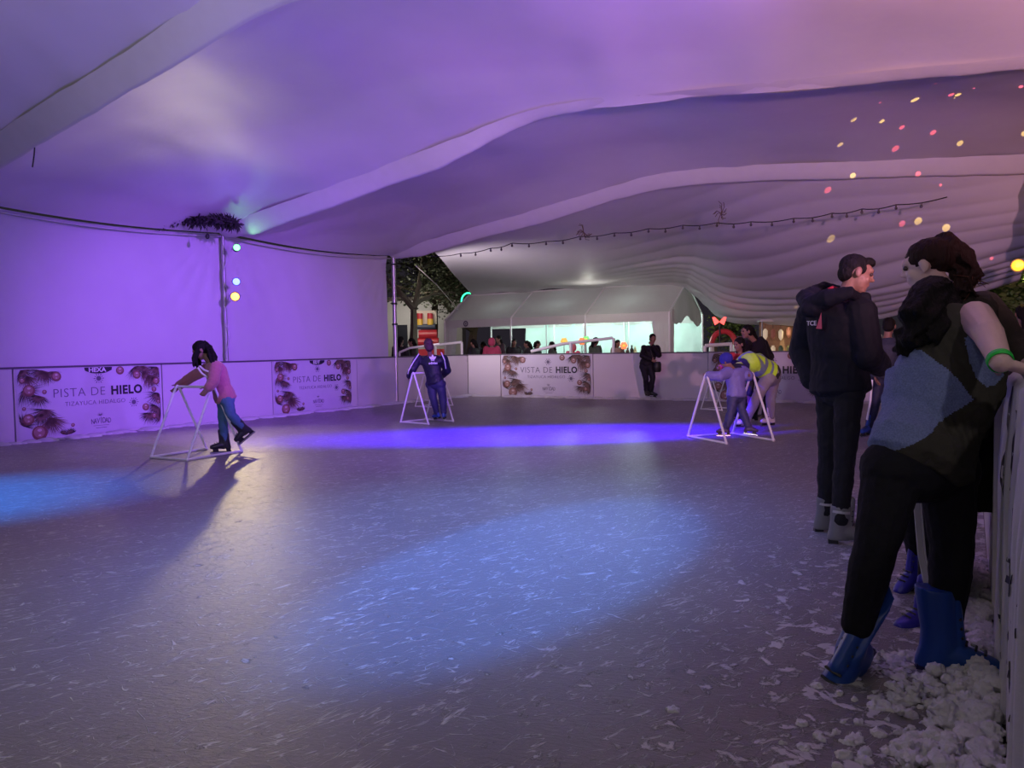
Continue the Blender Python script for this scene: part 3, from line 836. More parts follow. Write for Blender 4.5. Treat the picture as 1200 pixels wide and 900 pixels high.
# ------------------------------------------------------------------ night park behind
def tree(px, Y, h, spread, label, seed, leaves=1500, lc='tree_leaves', col=(.035,.04,.018), bare=.35):
    rr = random.Random(seed); b = G(px, 420); 
    x = (px - 600) / 900 * Y
    t = empty('park_tree', (x, Y, -.06), 0, label, 'tree', 'trees beyond the tent')
    bm = bmesh.new(); tips = []
    def limb(p, d, l, r, depth):
        pts_ = [p]; q = p
        for i in range(5):
            d = (d + V((rr.gauss(0,.16), rr.gauss(0,.16), rr.gauss(0,.06)))).normalized(); q = q + d * l / 5; pts_.append(q)
        tube(bm, pts_, [r * (1 - .1*i) for i in range(6)], 6)
        tips.extend(pts_[2:])
        if depth > 0:
            for _ in range(3):
                dd = (d + V((rr.gauss(0,.7), rr.gauss(0,.7), rr.gauss(.1,.3)))).normalized()
                limb(q if rr.random() < .6 else pts_[3], dd, l * .68, r * .55, depth - 1)
    limb(V((0,0,0)), V((rr.gauss(0,.1),0,1)), h*.42, .2*h/6, 3)
    mk('trunk', bm, mat('tree_bark', (.13,.10,.075), .9, bump=.4), t)
    bm = bmesh.new()
    up = [p for p in tips if p.z > h*bare]
    for q in range(int(leaves * 2.4)):
        p = rr.choice(up) + V((rr.gauss(0,.35), rr.gauss(0,.35), rr.gauss(0,.3))) * spread
        d = V((rr.gauss(0,1), rr.gauss(0,1), rr.gauss(0,1))).normalized(); s_, u_ = perp(d); k_ = rr.uniform(.04,.10)
        bm.faces.new([bm.verts.new(p + s_*k_*a + u_*k_*b*.6) for a, b in ((-1,0),(0,-1),(1,0),(0,1))])
    mk('foliage', bm, mat(lc, col, .7, var=.5, vscale=3), t)
    return t
tree(476, 30, 7.2, 1.0, 'bare-limbed tree in the dark gap, just right of the end of the cloth wall', 1, 1600, bare=.5)
tree(502, 46, 10.5, 1.3, 'leafy tree in the dark gap above the inflatable castle', 2, 2600, bare=.5)
tree(548, 38, 9.0, 1.2, 'dark leafy tree right behind the left end of the small tent', 3, 2600)
tree(835, 40, 5.0, .9, 'small green tree right of the small tent gable', 4, 900, 'lit_tree_leaves', (.16,.24,.06), .3)
tree(1170, 19, 3.2, .6, 'bushy dark tree at the right edge behind the tent post', 5, 1700, 'lit_tree_leaves', (.12,.14,.04), .25)
tree(1225, 15, 3.0, .6, 'bushy tree half cut by the right edge of the frame', 6, 1500, 'lit_tree_leaves', (.12,.14,.04), .25)
point('park_lamp_light', (-5.2,31,4.2), (1,.95,.75), 90, .3)
point('park_lamp_light_right', (12.4,18.2,2.6), (1,.85,.35), 40, .15)
point('park_lamp_light_far', (10,34,5), (1,.9,.7), 260, .3)

# pale building behind the trees
t = empty('kiosk_building', (-8.5, 52, -.06), 0, 'pale lit building far behind the trees in the dark gap', 'building')
bm = bmesh.new(); box(bm, 0, 5.2, 0, 4, 0, 4.6); mk('wall', bm, mat('pale_plaster', (.55,.52,.48), .8, bump=.1), t)
for x in (.8, 2.4, 4.0):
    bm = bmesh.new(); box(bm, x, x + .7, -.05, 0, 1.6, 3.0); mk('window', bm, mat('dark_pane', (.03,.03,.04), .2), t)
bm = bmesh.new(); box(bm, -.2, 5.4, -.25, 4.2, 4.6, 4.85); mk('roof', bm, mat('brown_roof', (.12,.09,.08), .8), t)
point('building_light', (-6.5,49.5,3.4), (1,.95,.9), 90, .3)

# inflatable castle
def X(px, Y): return (px - 600) / 900 * Y
Yc = 34.0
t = empty('inflatable_castle', (X(502, Yc), Yc, -.06), 0, 'inflatable play castle with two red and yellow pillars in the dark gap', 'bouncy castle')
k = Yc / 900
M_red = mat('red_inflatable', (.55,.03,.05), .4); M_yel = mat('yellow_inflatable', (.85,.5,.06), .4); M_cream = mat('cream_inflatable', (.75,.62,.5), .5); M_navy = mat('navy_inflatable', (.06,.07,.12), .4)
def zz(y): return 1.38 + (408.5 - y) * k
def cyl(bm, x, z0, z1, r, y=0.0): tube(bm, [V((x,y,z0)), V((x,y,z1))], r, 16)
for sx in (-.32, .14):
    bm = bmesh.new(); cyl(bm, sx, zz(374), zz(367.5), .13); mk('pillar', bm, M_red, t, smooth=False)
    bm = bmesh.new(); cyl(bm, sx, zz(381), zz(374), .135); mk('pillar_base', bm, M_yel, t)
bm = bmesh.new(); box(bm, -.52, .40, .15, .4, zz(380), zz(364)); bmesh.ops.bevel(bm, geom=bm.edges[:], offset=.08, segments=3); mk('back_panel', bm, M_cream, t)
bm = bmesh.new(); tube(bm, [V((-.52,0,zz(383))), V((.36,0,zz(383)))], .12, 12); mk('front_roll', bm, M_navy, t)
bm = bmesh.new(); tube(bm, [V((-.36,-.1,zz(392))), V((.44,-.1,zz(392)))], .2, 14); tube(bm, [V((-.5,-.1,zz(401))), V((.5,-.1,zz(401)))], .18, 12); mk('red_cushion', bm, M_red, t)
bm = bmesh.new(); box(bm, -.75, .75, -.3, 1.6, 0, 1.35); bmesh.ops.bevel(bm, geom=bm.edges[:], offset=.15, segments=3); mk('body', bm, M_red, t)
point('castle_light', (X(502,Yc)-.2, Yc-2.2, 2.9), (1,.95,.85), 28, .1)

# white pipe ramps and rails beyond the boards
def rail(name, pts_, r, label):
    bm = bmesh.new(); tube(bm, [P(*p) for p in pts_], r, 8)
    return mk(name, bm, M_pipe, label=label, cat='rail', group=None)
def railset(lab, *lines, r=.04):
    t = empty('pipe_barrier', (0,0,0), 0, lab, 'barrier', 'white pipe barriers beyond the boards')
    c = P(*lines[0][0]); t.location = c
    for ln in lines:
        bm = bmesh.new(); tube(bm, [P(*p) - c for p in ln], r, 8); mk('pipe', bm, M_pipe, t)
railset('white sloped pipe barrier beyond the back boards above the middle banner', ((622,412,20.6),(660,403,20.5),(718,396,20.4)), ((719,396,20.4),(719,466,20.4)), ((669,402,20.45),(669,466,20.45)))
railset('white pipe barrier beyond the boards right of the child in the dark tracksuit', ((505,405,22.6),(541,401,22.5)), ((541,401,22.5),(542,462,22.5)), ((510,405,22.6),(511,462,22.6)))
railset('white pipe barrier just right of the far tent post', ((468,413,20.5),(480,408,20.6),(515,403,20.7)), ((468,413,20.5),(468,468,20.5)), r=.03)
railset('grey pipe barrier beyond the boards left of the adult in black', ((826,405,19.8),(858,403,19.7)), ((826,405,19.8),(826,466,19.8)), ((857,403,19.7),(857,466,19.7)), r=.045)

# red arch, bow sign, stall on the right
t = empty('inflatable_arch', P(848,425,24), R(-15), 'dark red inflatable arch beyond the boards left of the adult in black', 'arch')
bm = bmesh.new(); tube(bm, [V((.36*-math.cos(a), 0, .62 + .42*math.sin(a))) for a in [i*math.pi/16 for i in range(17)]], .085, 10)
for o_ in bm.verts: o_.co.z += -.06
mk('arch_tube', bm, M_red, t)
for sx in (-.36, .36):
    bm = bmesh.new(); tube(bm, [V((sx,0,-.6)), V((sx,0,.57))], .085, 10); mk('leg', bm, mat('white_inflatable', (.75,.75,.72), .4), t)
c = P(843, 376, 21)
t = empty('bow_sign', (c.x, c.y, 0), 0, 'glowing red bow sign on a thin dark pole right of the small tent', 'sign')
bm = bmesh.new()
for s_ in (-1, 1):
    vs = [(0,0,-.03),(s_*.13,0,.11),(s_*.19,0,.10),(s_*.16,0,.0),(s_*.12,0,-.11),(s_*.03,0,-.05)]
    A = [bm.verts.new((x, -.02, z + c.z)) for x, y, z in vs]; B = [bm.verts.new((x, .02, z + c.z)) for x, y, z in vs]
    bm.faces.new(A); bm.faces.new(B[::-1])
    for i in range(6): bm.faces.new((A[i], A[(i+1)%6], B[(i+1)%6], B[i]))
mk('bow', bm, mat('red_glow', (1,.1,.08), .4, emit=(1,.07,.06), estr=1.8), t)
bm = bmesh.new(); tube(bm, [V((.02,.03,0)), V((.02,.03,c.z-.05))], .025, 8); mk('pole', bm, M_dark, t)

S0 = P(893, 415, 20.5)
t = empty('market_stall', (S0.x, S0.y, -.06), R(-10), 'brightly lit market stall packed with small goods, right of the adult in black', 'stall')
M_cr = mat('cream_cloth_glow', (.85,.74,.5), .6, emit=(1,.85,.55), estr=.15)  # faint emission in the cloth stands in for stall light
W_ = 1.25
bm = bmesh.new(); box(bm, 0, W_, .5, .55, 0, 1.98); mk('back_cloth', bm, mat('brown_cloth', (.32,.20,.11), .8, var=.5, vscale=8), t)
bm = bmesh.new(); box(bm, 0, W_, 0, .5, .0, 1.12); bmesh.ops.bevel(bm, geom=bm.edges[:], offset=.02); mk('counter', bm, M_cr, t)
bm = bmesh.new(); box(bm, -.05, W_ + .05, -.05, .55, 1.95, 2.0); mk('canopy', bm, M_tent, t)
for sx in (0, W_):
    bm = bmesh.new(); tube(bm, [V((sx,0,0)), V((sx,0,1.96))], .02, 8); mk('leg', bm, M_metal, t)
rr = random.Random(9)
def lantern(x, z, w, h, lab, c_):
    o = empty('hanging_ornament', V((S0.x, S0.y, -.06)) + Matrix.Rotation(R(-10), 3, 'Z') @ V((x, .25, z)), R(-10), lab, 'ornament', 'goods hanging in the lit stall')
    bm = bmesh.new(); loft(bm, [(V((0,0,h/2)), V((w*.15,0,0)), V((0,w*.15,0))), (V((0,0,h*.3)), V((w*.5,0,0)), V((0,w*.5,0))), (V((0,0,-h*.25)), V((w*.45,0,0)), V((0,w*.45,0))), (V((0,0,-h/2)), V((w*.1,0,0)), V((0,w*.1,0)))], 12)
    mk('body', bm, c_, o); bm = bmesh.new(); tube(bm, [V((0,0,h/2)), V((0,0,h/2 + .12))], .006, 5); mk('cord', bm, M_dark, o)
for i in range(6):
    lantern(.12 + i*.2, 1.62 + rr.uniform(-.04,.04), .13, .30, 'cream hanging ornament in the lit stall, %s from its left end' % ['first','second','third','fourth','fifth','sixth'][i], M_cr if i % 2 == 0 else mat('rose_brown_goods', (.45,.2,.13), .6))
for i in range(6):
    o = empty('goods_jar', V((S0.x, S0.y, -.06)) + Matrix.Rotation(R(-10), 3, 'Z') @ V((.1 + i*.2, .12, 1.12)), R(-10), 'small jar on the lit stall counter, %s from its left end' % ['first','second','third','fourth','fifth','sixth'][i], 'jar', 'jars on the lit stall counter')
    bm = bmesh.new(); tube(bm, [V((0,0,0)), V((0,0,.13)), V((0,0,.16)), V((0,0,.19))], [.06,.06,.035,.035], 12); mk('jar_body', bm, [mat('olive_goods', (.3,.33,.1), .5), M_cr, mat('green_goods', (.1,.2,.09), .5)][i % 3], o)
cs = V((S0.x, S0.y, 0)) + V((.6, -.5, 2.2)); point('stall_light', cs, (1,.85,.55), 34, .06)
# pale vehicle-like trailer right of the stall
T0 = P(938, 415, 21.5)
t = empty('parked_trailer', (T0.x - .3, T0.y, -.06), R(-12), 'pale parked trailer with a dark window band, right of the lit stall', 'trailer')
bm = bmesh.new(); vs = [(0,0,.5),(2.4,0,.5),(2.4,0,1.55),(1.9,0,1.88),(.2,0,1.88),(0,0,1.6)]
A = [bm.verts.new(p) for p in vs]; B = [bm.verts.new((x, 1.2, z)) for x, y, z in vs]
bm.faces.new(A); bm.faces.new(B[::-1])
for i in range(6): bm.faces.new((A[i], A[(i+1)%6], B[(i+1)%6], B[i]))
mk('body', bm, mat('pale_trailer_paint', (.6,.6,.58), .4), t)
bm = bmesh.new(); box(bm, .1, 1.8, -.02, 0, 1.5, 1.72); mk('window', bm, M_dark, t)
for sx in (.5, 1.9):
    bm = bmesh.new(); tube(bm, [V((sx,-.05,.32)), V((sx,.15,.32))], .3, 18); mk('wheel', bm, M_dark, t)

# ------------------------------------------------------------------ snow
def snow_heap():
    bm = bmesh.new(); rr = random.Random(11)
    def lump(c, r):
        M = Matrix.Translation(c) @ Matrix.Rotation(rr.uniform(0,6), 4, 'Z') @ Matrix.Diagonal((r*rr.uniform(.7,1.4), r*rr.uniform(.7,1.4), r*rr.uniform(.5,.9), 1))
        bmesh.ops.create_icosphere(bm, subdivisions=2, radius=1, matrix=M)
    for q in range(700):
        Y = 1.7 + 2.6 * rr.random() ** 1.7; dd = abs(rr.gauss(0, .13 if Y < 2.7 else .07)) + .02
        p = right_pt(Y) + V((-.858, .513, 0)) * dd
        r = rr.uniform(.006, .036) * (1.2 - min(1, dd*1.6))
        lump(p + V((0,0,r*.3)), r)
        if dd < .28: lump(p + V((rr.uniform(-.03,.03), rr.uniform(-.03,.03), rr.uniform(.01,.06))), r*1.1)
    for (px, py, n, sp) in ((1070,796,40,.06),(1046,772,26,.05),(1082,770,26,.05),(1060,832,16,.16),(1100,846,26,.12),(1000,860,14,.3),(1150,790,30,.06),(1060,805,30,.10),(1100,870,26,.12),(1020,880,14,.12)):
        c = G(px, py)
        for q in range(n):
            lump(c + V((rr.gauss(0,sp), rr.gauss(0,sp), 0)), rr.uniform(.006,.026))
    me = fuse(bm, .0045, 1, .022, .014)
    mkm('shaved_snow', me, M_snow, kind='stuff', label='crumbly shaved snow heaped along the near right boards', smooth=True)
snow_heap()
bm = bmesh.new(); rr = random.Random(2)
def ridge(a, b, n=60):
    for i in range(n):
        f = i / n; p = a.lerp(b, f); r = rr.uniform(.02,.06)
        bmesh.ops.create_icosphere(bm, subdivisions=2, radius=1, matrix=Matrix.Translation(p + V((rr.gauss(0,.06), rr.gauss(0,.06)-.05, 0))) @ Matrix.Diagonal((r*3, r*2, r, 1)))
ridge(left_pt(9) + V((.15,-.1,0)), left_pt(21.1) + V((.15,-.1,0)), 150); ridge(back_pt(-1.1) + V((-.1,-.15,0)), back_pt(9.1) + V((-.1,-.15,0)), 130)
mk('snow_ridge', bm, M_snow, smooth=True, kind='stuff', label='low ridge of scraped snow at the foot of the far boards')
# ------------------------------------------------------------------ walkers (skating aids)
def walker(c, yaw, label, l=.72, w=.58, h=.87, r=.016):
    t = empty('skating_aid', (c[0], c[1], 0), yaw, label, 'skating frame', 'white pipe skating aids on the ice')
    for s in (-1, 1):
        y = s * w / 2
        for sx in (-1, 1):
            bm = bmesh.new(); tube(bm, [V((sx*l/2, y, r + .01)), V((sx*.02, y, h))], r, 10); mk('leg', bm, M_pipe, t)
        bm = bmesh.new(); tube(bm, [V((-l/2, y, r+.002)), V((l/2, y, r+.002))], r, 10); mk('runner', bm, M_pipe, t)
        for q in ((-l/2, y, r+.004), (l/2, y, r+.004), (0, y, h)):
            bm = bmesh.new(); ball(bm, q, r*1.45, 10, 8); mk('elbow_joint', bm, M_pipe, t)
    bm = bmesh.new(); tube(bm, [V((0, -w/2, h)), V((0, w/2, h))], r, 10); mk('top_bar', bm, M_pipe, t)
    bm = bmesh.new(); tube(bm, [V((-l/2, -w/2, r)), V((-l/2, w/2, r))], r*.8, 10); mk('cross_bar', bm, M_pipe, t)
    return t
walker((-4.05, 9.8), R(62), 'white pipe skating aid held by the girl in the pink hoodie', .84, .66, .88)
walker((-1.53, 13.67), R(-41), 'white pipe skating aid held by the child in the dark tracksuit', .72, .60, .89)
walker((2.99, 10.55), R(-71), 'white pipe skating aid held by the hooded child', .92, .74, .90)
walker((-1.78, 17.45), R(-35), 'empty white skating aid standing behind the child in the dark tracksuit', .6, .6, .72, .013)
walker((4.15, 15.4), R(-50), 'empty white skating aid behind the hooded child', .5, .5, .62, .013)

# ------------------------------------------------------------------ people
SKIN = mat('skin_light_brown', (.23, .12, .09), .55, bump=.1, bscale=80, var=.08, vscale=30, sss=.08)
SKIN2 = mat('skin_pale', (.62, .43, .39), .5, bump=.1, bscale=90, var=.06, vscale=30, sss=.08)
HAIRM = mat('black_hair', (.006, .005, .005), .72, bump=.9, bscale=60, stretch=(1, 1, .12))
HAIRB = mat('dark_brown_hair', (.022, .010, .008), .65, bump=.9, bscale=60, stretch=(1, 1, .12))

def frame_(look, up=V((0, 0, 1))):
    y = look.normalized(); x = y.cross(up).normalized(); z = x.cross(y).normalized()
    return Matrix((x, y, z)).transposed()       # columns: right, forward, up

def head_shape(bm, c, M, s):
    """c = head centre, s = head height / .23"""
    def b(x, y, z, rx, ry, rz): ball(bm, c + M @ (V((x, y, z)) * s), (rx*s, ry*s, rz*s), 18, 12, M)
    b(0, -.012, .032, .073, .092, .083)
    b(0, .022, -.022, .056, .064, .084)
    b(0, .050, -.080, .030, .030, .028)       # chin
    b(0, .030, -.062, .047, .045, .036)       # jaw
    b(-.03, .055, -.022, .024, .026, .03); b(.03, .055, -.022, .024, .026, .03)  # cheeks
    b(0, .068, .038, .050, .022, .022)        # brow
    b(0, .092, -.010, .012, .020, .013)       # nose tip
    b(0, .084, .010, .009, .014, .026)        # nose bridge
    b(-.012, .084, -.014, .008, .012, .008); b(.012, .084, -.014, .008, .012, .008)
    b(0, .078, -.044, .022, .012, .007); b(0, .075, -.056, .019, .012, .007)     # lips
    for sx in (-1, 1):
        b(sx*.076, -.006, .0, .010, .020, .032); b(sx*.078, .0, -.022, .008, .010, .012)

def hand_shape(bm, w, d, n, side, s, curl=.5, right=True):
    """w wrist, d finger direction, n palm normal, side = thumb side"""
    d = d.normalized(); side = (side - d * side.dot(d)).normalized(); n = d.cross(side)
    if not right: n = -n
    s *= 1.0
    loft(bm, [(w - d*.03*s, side*.026*s, n*.019*s), (w, side*.027*s, n*.018*s), (w + d*.035*s, side*.037*s, n*.016*s), (w + d*.075*s, side*.041*s, n*.014*s), (w + d*.092*s, side*.036*s, n*.010*s)], 12)
    for i, (o, ln) in enumerate(((.029, .92), (.010, 1.0), (-.010, .95), (-.029, .78))):
        p = w + d*.080*s + side*o*s; a = curl * .5 + .06 * i; q = p
        dirv = d
        pts_ = [p]; 
        for seg, L_ in enumerate((.040, .026, .021)):
            ang = a * (1 + seg*.6) * (1 if seg else .7)
            dd = (d * math.cos(ang*(seg+1)*.7) + n * -math.sin(ang*(seg+1)*.7)).normalized() + side * o * 1.2
            q = q + dd.normalized() * L_ * ln * s; pts_.append(q)
        tube(bm, pts_, [.0095*s, .009*s, .008*s, .0065*s], 8)
    p = w + d*.022*s + side*.030*s
    tube(bm, [p, p + (d*.6 + side*.75 - n*.2).normalized()*.038*s, p + (d*.6 + side*.75 - n*.2).normalized()*.038*s + (d*.85 + side*.35 - n*.3).normalized()*.045*s], [.013*s, .011*s, .008*s], 8)

def torso_rings(J, s, inf=0.0, wf=1.0, df=1.0, low=.10, hemz=None):
    pel, che, nec = J['pelvis'], J['chest'], J['neck']
    hs = (J['hipR'] - J['hipL']); ss = (J['shR'] - J['shL'])
    up1 = (che - pel).normalized(); up2 = (nec - che).normalized()
    def ax(sv, up):
        a = (sv - up * sv.dot(up)); a = a.normalized() if a.length > 1e-4 else V((1,0,0)); return a, up.cross(a).normalized()
    a1, b1 = ax(hs, up1); a2, b2 = ax(ss, up2); am, bmm = ax((hs.normalized() + ss.normalized()), up1)
    S = s; shm = (J['shL'] + J['shR']) / 2
    shw = ss.length / 2
    r = []
    def add(c, a, b, wa, wb): r.append((c, a * (wa*S*wf + inf), b * (wb*S*df + inf)))
    add(pel - up1*low*S, a1, b1, .115, .085)
    add(pel - up1*.03*S, a1, b1, .158, .118)
    add(pel + up1*.05*S, a1, b1, .158, .112)
    add(pel.lerp(che, .45), am, bmm, .132, .095)
    add(pel.lerp(che, .8), am, bmm, .150, .108)
    add(che + up2*.02*S, a2, b2, .165, .115)
    q = shm.lerp(che, .35); r.append((q, a2 * (max(shw - .01*S, .13*S) + inf), b2 * (.105*S*df + inf)))
    r.append((shm + up2*.01*S, a2 * (shw*.92 + inf*.8), b2 * (.075*S*df + inf)))
    r.append((shm.lerp(nec, .55) + up2*.015*S, a2 * (.085*S + inf*.7), b2 * (.062*S + inf*.7)))
    return r

def arms(bm, J, s, inf, side, stop=1.0, k=1.0):
    sh, el, wr = J['sh'+side], J['el'+side], J['wr'+side]
    capsule(bm, sh, el, .052*s*k + inf, .041*s*k + inf)
    capsule(bm, el, el.lerp(wr, stop), .042*s*k + inf, (.042 + (.028-.042)*stop)*s*k + inf)

def legs(bm, J, s, inf, side, stop=1.0, k=1.0):
    h, kn, an = J['hip'+side], J['kn'+side], J['an'+side]
    capsule(bm, h, kn, .088*s*k + inf, .058*s*k + inf)
    end = kn.lerp(an, stop)
    capsule(bm, kn, kn.lerp(an, .35*stop), .057*s*k + inf, .058*s*k + inf)
    capsule(bm, kn.lerp(an, .35*stop), end, .057*s*k + inf, .042*s*k + inf)

def skate(parent, an, toe, shin, s, m_boot, vox=.008, m_blade=None, lace=None, name='ice_skate', laces=True, sole_m=None, high=.20):
    """an = ankle joint; toe = toe direction; shin = direction up the leg"""
    f = toe.normalized(); u = shin.normalized(); lat = f.cross(u).normalized(); u2 = lat.cross(f).normalized()
    bm = bmesh.new(); H = .085*s
    base = an - u2 * H
    top = an + u * (high - .08)*s
    loft(bm, [(top, f*.058*s, lat*.050*s), (top - u*.02*s, f*.060*s, lat*.051*s), (an + u*.03*s, f*.056*s, lat*.044*s), (an - u2*.02*s, f*.062*s, lat*.042*s), (base + u2*.02*s - f*.005*s, f*.066*s, lat*.040*s), (base - f*.005*s, f*.066*s, lat*.038*s)], 18)
    loft(bm, [(base + u2*.045*s - f*.02*s, lat*.038*s, u2*.043*s), (base + u2*.048*s + f*.05*s, lat*.042*s, u2*.047*s), (base + u2*.038*s + f*.11*s, lat*.046*s, u2*.038*s), (base + u2*.032*s + f*.155*s, lat*.042*s, u2*.032*s), (base + u2*.028*s + f*.188*s, lat*.026*s, u2*.022*s)], 16)
    # tongue
    capsule(bm, an + f*.05*s + u*.0, top + f*.055*s + u*.035*s, .026*s, .022*s, 10)
    me = fuse(bm, vox, 2)
    o = mkm(name, me, m_boot, parent, True)
    mb = m_blade or mat('polished_blade', (.6,.6,.63), .38, 1.0)
    bm = bmesh.new(); z0 = base - u2*.062*s
    def quadbar(p, q, hw, t0, t1):
        vs = [bm.verts.new(x) for x in (p + lat*hw + u2*t0, p - lat*hw + u2*t0, q - lat*hw + u2*t0, q + lat*hw + u2*t0, p + lat*hw + u2*t1, p - lat*hw + u2*t1, q - lat*hw + u2*t1, q + lat*hw + u2*t1)]
        for fc in ((0,1,2,3),(7,6,5,4),(0,4,5,1),(1,5,6,2),(2,6,7,3),(3,7,4,0)): bm.faces.new([vs[i] for i in fc])
    quadbar(z0 - f*.075*s, z0 + f*.19*s, .0025*s, 0, .026*s)
    mk('blade', bm, mb, o)
    bm = bmesh.new()
    quadbar(z0 - f*.07*s, z0 + f*.175*s, .008*s, .022*s, .032*s)
    quadbar(z0 - f*.065*s, z0 - f*.01*s, .016*s, .028*s, .066*s); quadbar(z0 + f*.085*s, z0 + f*.155*s, .018*s, .028*s, .066*s)
    mk('blade_holder', bm, sole_m or M_dark, o)
    if laces:
        bm = bmesh.new()
        for i in range(6):
            q = i / 5
            if i < 3: c = base + u2*(.074 + .010*i)*s + f*(.125 - .028*i)*s
            else: c = an + u*(.0 + .03*(i-2))*s + f*.062*s
            tube(bm, [c - lat*.026*s, c + f*.008*s + u*.006*s, c + lat*.026*s], .0045*s, 6)
        mk('laces', bm, lace or M_dark, o)
    return o

def person(J, label, s=1.0, hs=1.0, look=V((0,-1,0)), hup=V((0,0,1)), skin=None, vox=.009, top=None, pants=None, boots=None, sleeve=1.0,
           topinf=.018, pinf=.012, wf=1.0, df=1.0, fold=.01, hair=None, group=None, hands=True, armk=1.0, legk=1.0, toes=None, pstop=.93, topname='jacket', curl=.6, thumbs=None, boot_s=None, hdir=None):
    skin = skin or SKIN
    root = empty('person', ((J['anL'].x + J['anR'].x)/2, (J['anL'].y + J['anR'].y)/2, 0), 0, label, 'person', group)
    off = root.location
    def put(name, me, m, parent=root, **k):
        me.transform(Matrix.Translation(-off)); return mkm(name, me, m, parent, True, **k)
    Mh = frame_(look, hup)
    bm = bmesh.new()
    loft(bm, torso_rings(J, s, -.024, wf, df), 24)
    for sd in 'LR': arms(bm, J, s, 0 if not top or sleeve < .9 else -.004, sd, 1, armk); legs(bm, J, s, -.026, sd, 1, legk)
    c = J['head']
    capsule(bm, J['neck'] - (c - J['neck']).normalized()*.03*s, c + Mh @ V((0, -.015, -.03))*hs, .055*s, .05*s)
    head_shape(bm, c, Mh, hs)
    if hands:
        for sd in 'LR':
            d = (J['wr'+sd] - J['el'+sd]).normalized()
            if hdir and sd in hdir: d = hdir[sd].normalized()
            th = (thumbs or {}).get(sd, V((0,0,1)) if abs(d.z) < .8 else look)
            hand_shape(bm, J['wr'+sd] + d*.01, d, None, th, s * (1.22 if armk > 1.2 else 1), curl, sd == 'R')
    put('body', fuse(bm, vox, 2 if vox < .007 else 1), skin)
    # eyes
    if vox <= .009:
        for sx in (-1, 1):
            bm = bmesh.new(); ball(bm, c + Mh @ (V((sx*.030, .076, .016))*hs), .0115*hs, 10, 8)
            me = bpy.data.meshes.new('eye'); bm.to_mesh(me); bm.free(); put('eye', me, mat('eye_dark', (.05,.03,.03), .2))
    if top:
        bm = bmesh.new(); loft(bm, torso_rings(J, s, topinf, wf, df, low=.06), 24)
        for sd in 'LR':
            if sleeve > .5:
                arms(bm, J, s, topinf, sd, 1 if sleeve >= 1 else sleeve, armk)
            elif sleeve > 0:
                capsule(bm, J['sh'+sd], J['sh'+sd].lerp(J['el'+sd], sleeve*2), .056*s*armk + topinf, .05*s*armk + topinf)
        put(topname, fuse(bm, vox, 3, fold, .09), top)
    if pants:
        bm = bmesh.new()
        rr_ = torso_rings(J, s, pinf, wf, df, low=.10)[:3]
        loft(bm, rr_, 24)
        for sd in 'LR': legs(bm, J, s, pinf, sd, pstop, legk)
        capsule(bm, J['hipL'] - V((0,0,.01)), J['hipR'] - V((0,0,.01)), .098*s*legk + pinf, .098*s*legk + pinf)
        put('trousers', fuse(bm, vox, 3, fold, .08), pants)
    if boots:
        for sd in 'LR':
            shin = (J['kn'+sd] - J['an'+sd])
            td = toes[sd] if toes and sd in toes else V((look.x, look.y, 0))
            sh2 = shin.normalized()
            td = (td - sh2 * td.dot(sh2) * .75).normalized() if abs(td.normalized().dot(sh2)) > .5 else td.normalized()
            b_ = skate(root, J['an'+sd], td, shin, boot_s or s, boots, max(.006, vox*.9))
            for o_ in [b_] : o_.location = -off
    return root, off, Mh

def hair_part(root, off, bm, m, vox=.008, disp=.01, name='hair', dsize=.03):
    me = fuse(bm, vox, 2, disp, dsize); me.transform(Matrix.Translation(-off)); return mkm(name, me, m, root, True)
def cap_hair(bm, c, M, s, back=.0, low=-.02, side=.0):
    ball(bm, c + M @ (V((0, -.022, .042))*s), (.080*s, .094*s, .084*s), 20, 12, M)
    ball(bm, c + M @ (V((0, -.045, -.005))*s), (.074*s, .066*s, .075*s), 18, 12, M)

def strands(bm, pts_, w0, w1, n, seed, r=.008, jit=.02):
    rr = random.Random(seed)
    for q in range(n):
        a = rr.uniform(0, 6.28); k_ = math.sqrt(rr.random()); L_ = rr.uniform(.8, 1.05)
        P_ = []
        for i, p in enumerate(pts_):
            f = i / (len(pts_) - 1) ; w = w0 + (w1 - w0) * f
            d = (pts_[min(i+1, len(pts_)-1)] - pts_[max(i-1, 0)]).normalized(); s_, t_ = perp(d)
            P_.append(p + (s_*math.cos(a) + t_*math.sin(a)) * w * k_ + V((rr.gauss(0,jit*f), rr.gauss(0,jit*f), rr.gauss(0,jit*f))))
        tube(bm, P_, [r]*(len(P_)-1) + [r*.3], 5)

def surface_text(me, root, off, m, name, org, M):
    """place lettering (XY plane mesh) at org with orientation M"""
    me.transform(Matrix.Translation(org - off) @ M.to_4x4()); return mkm(name, me, m, root)

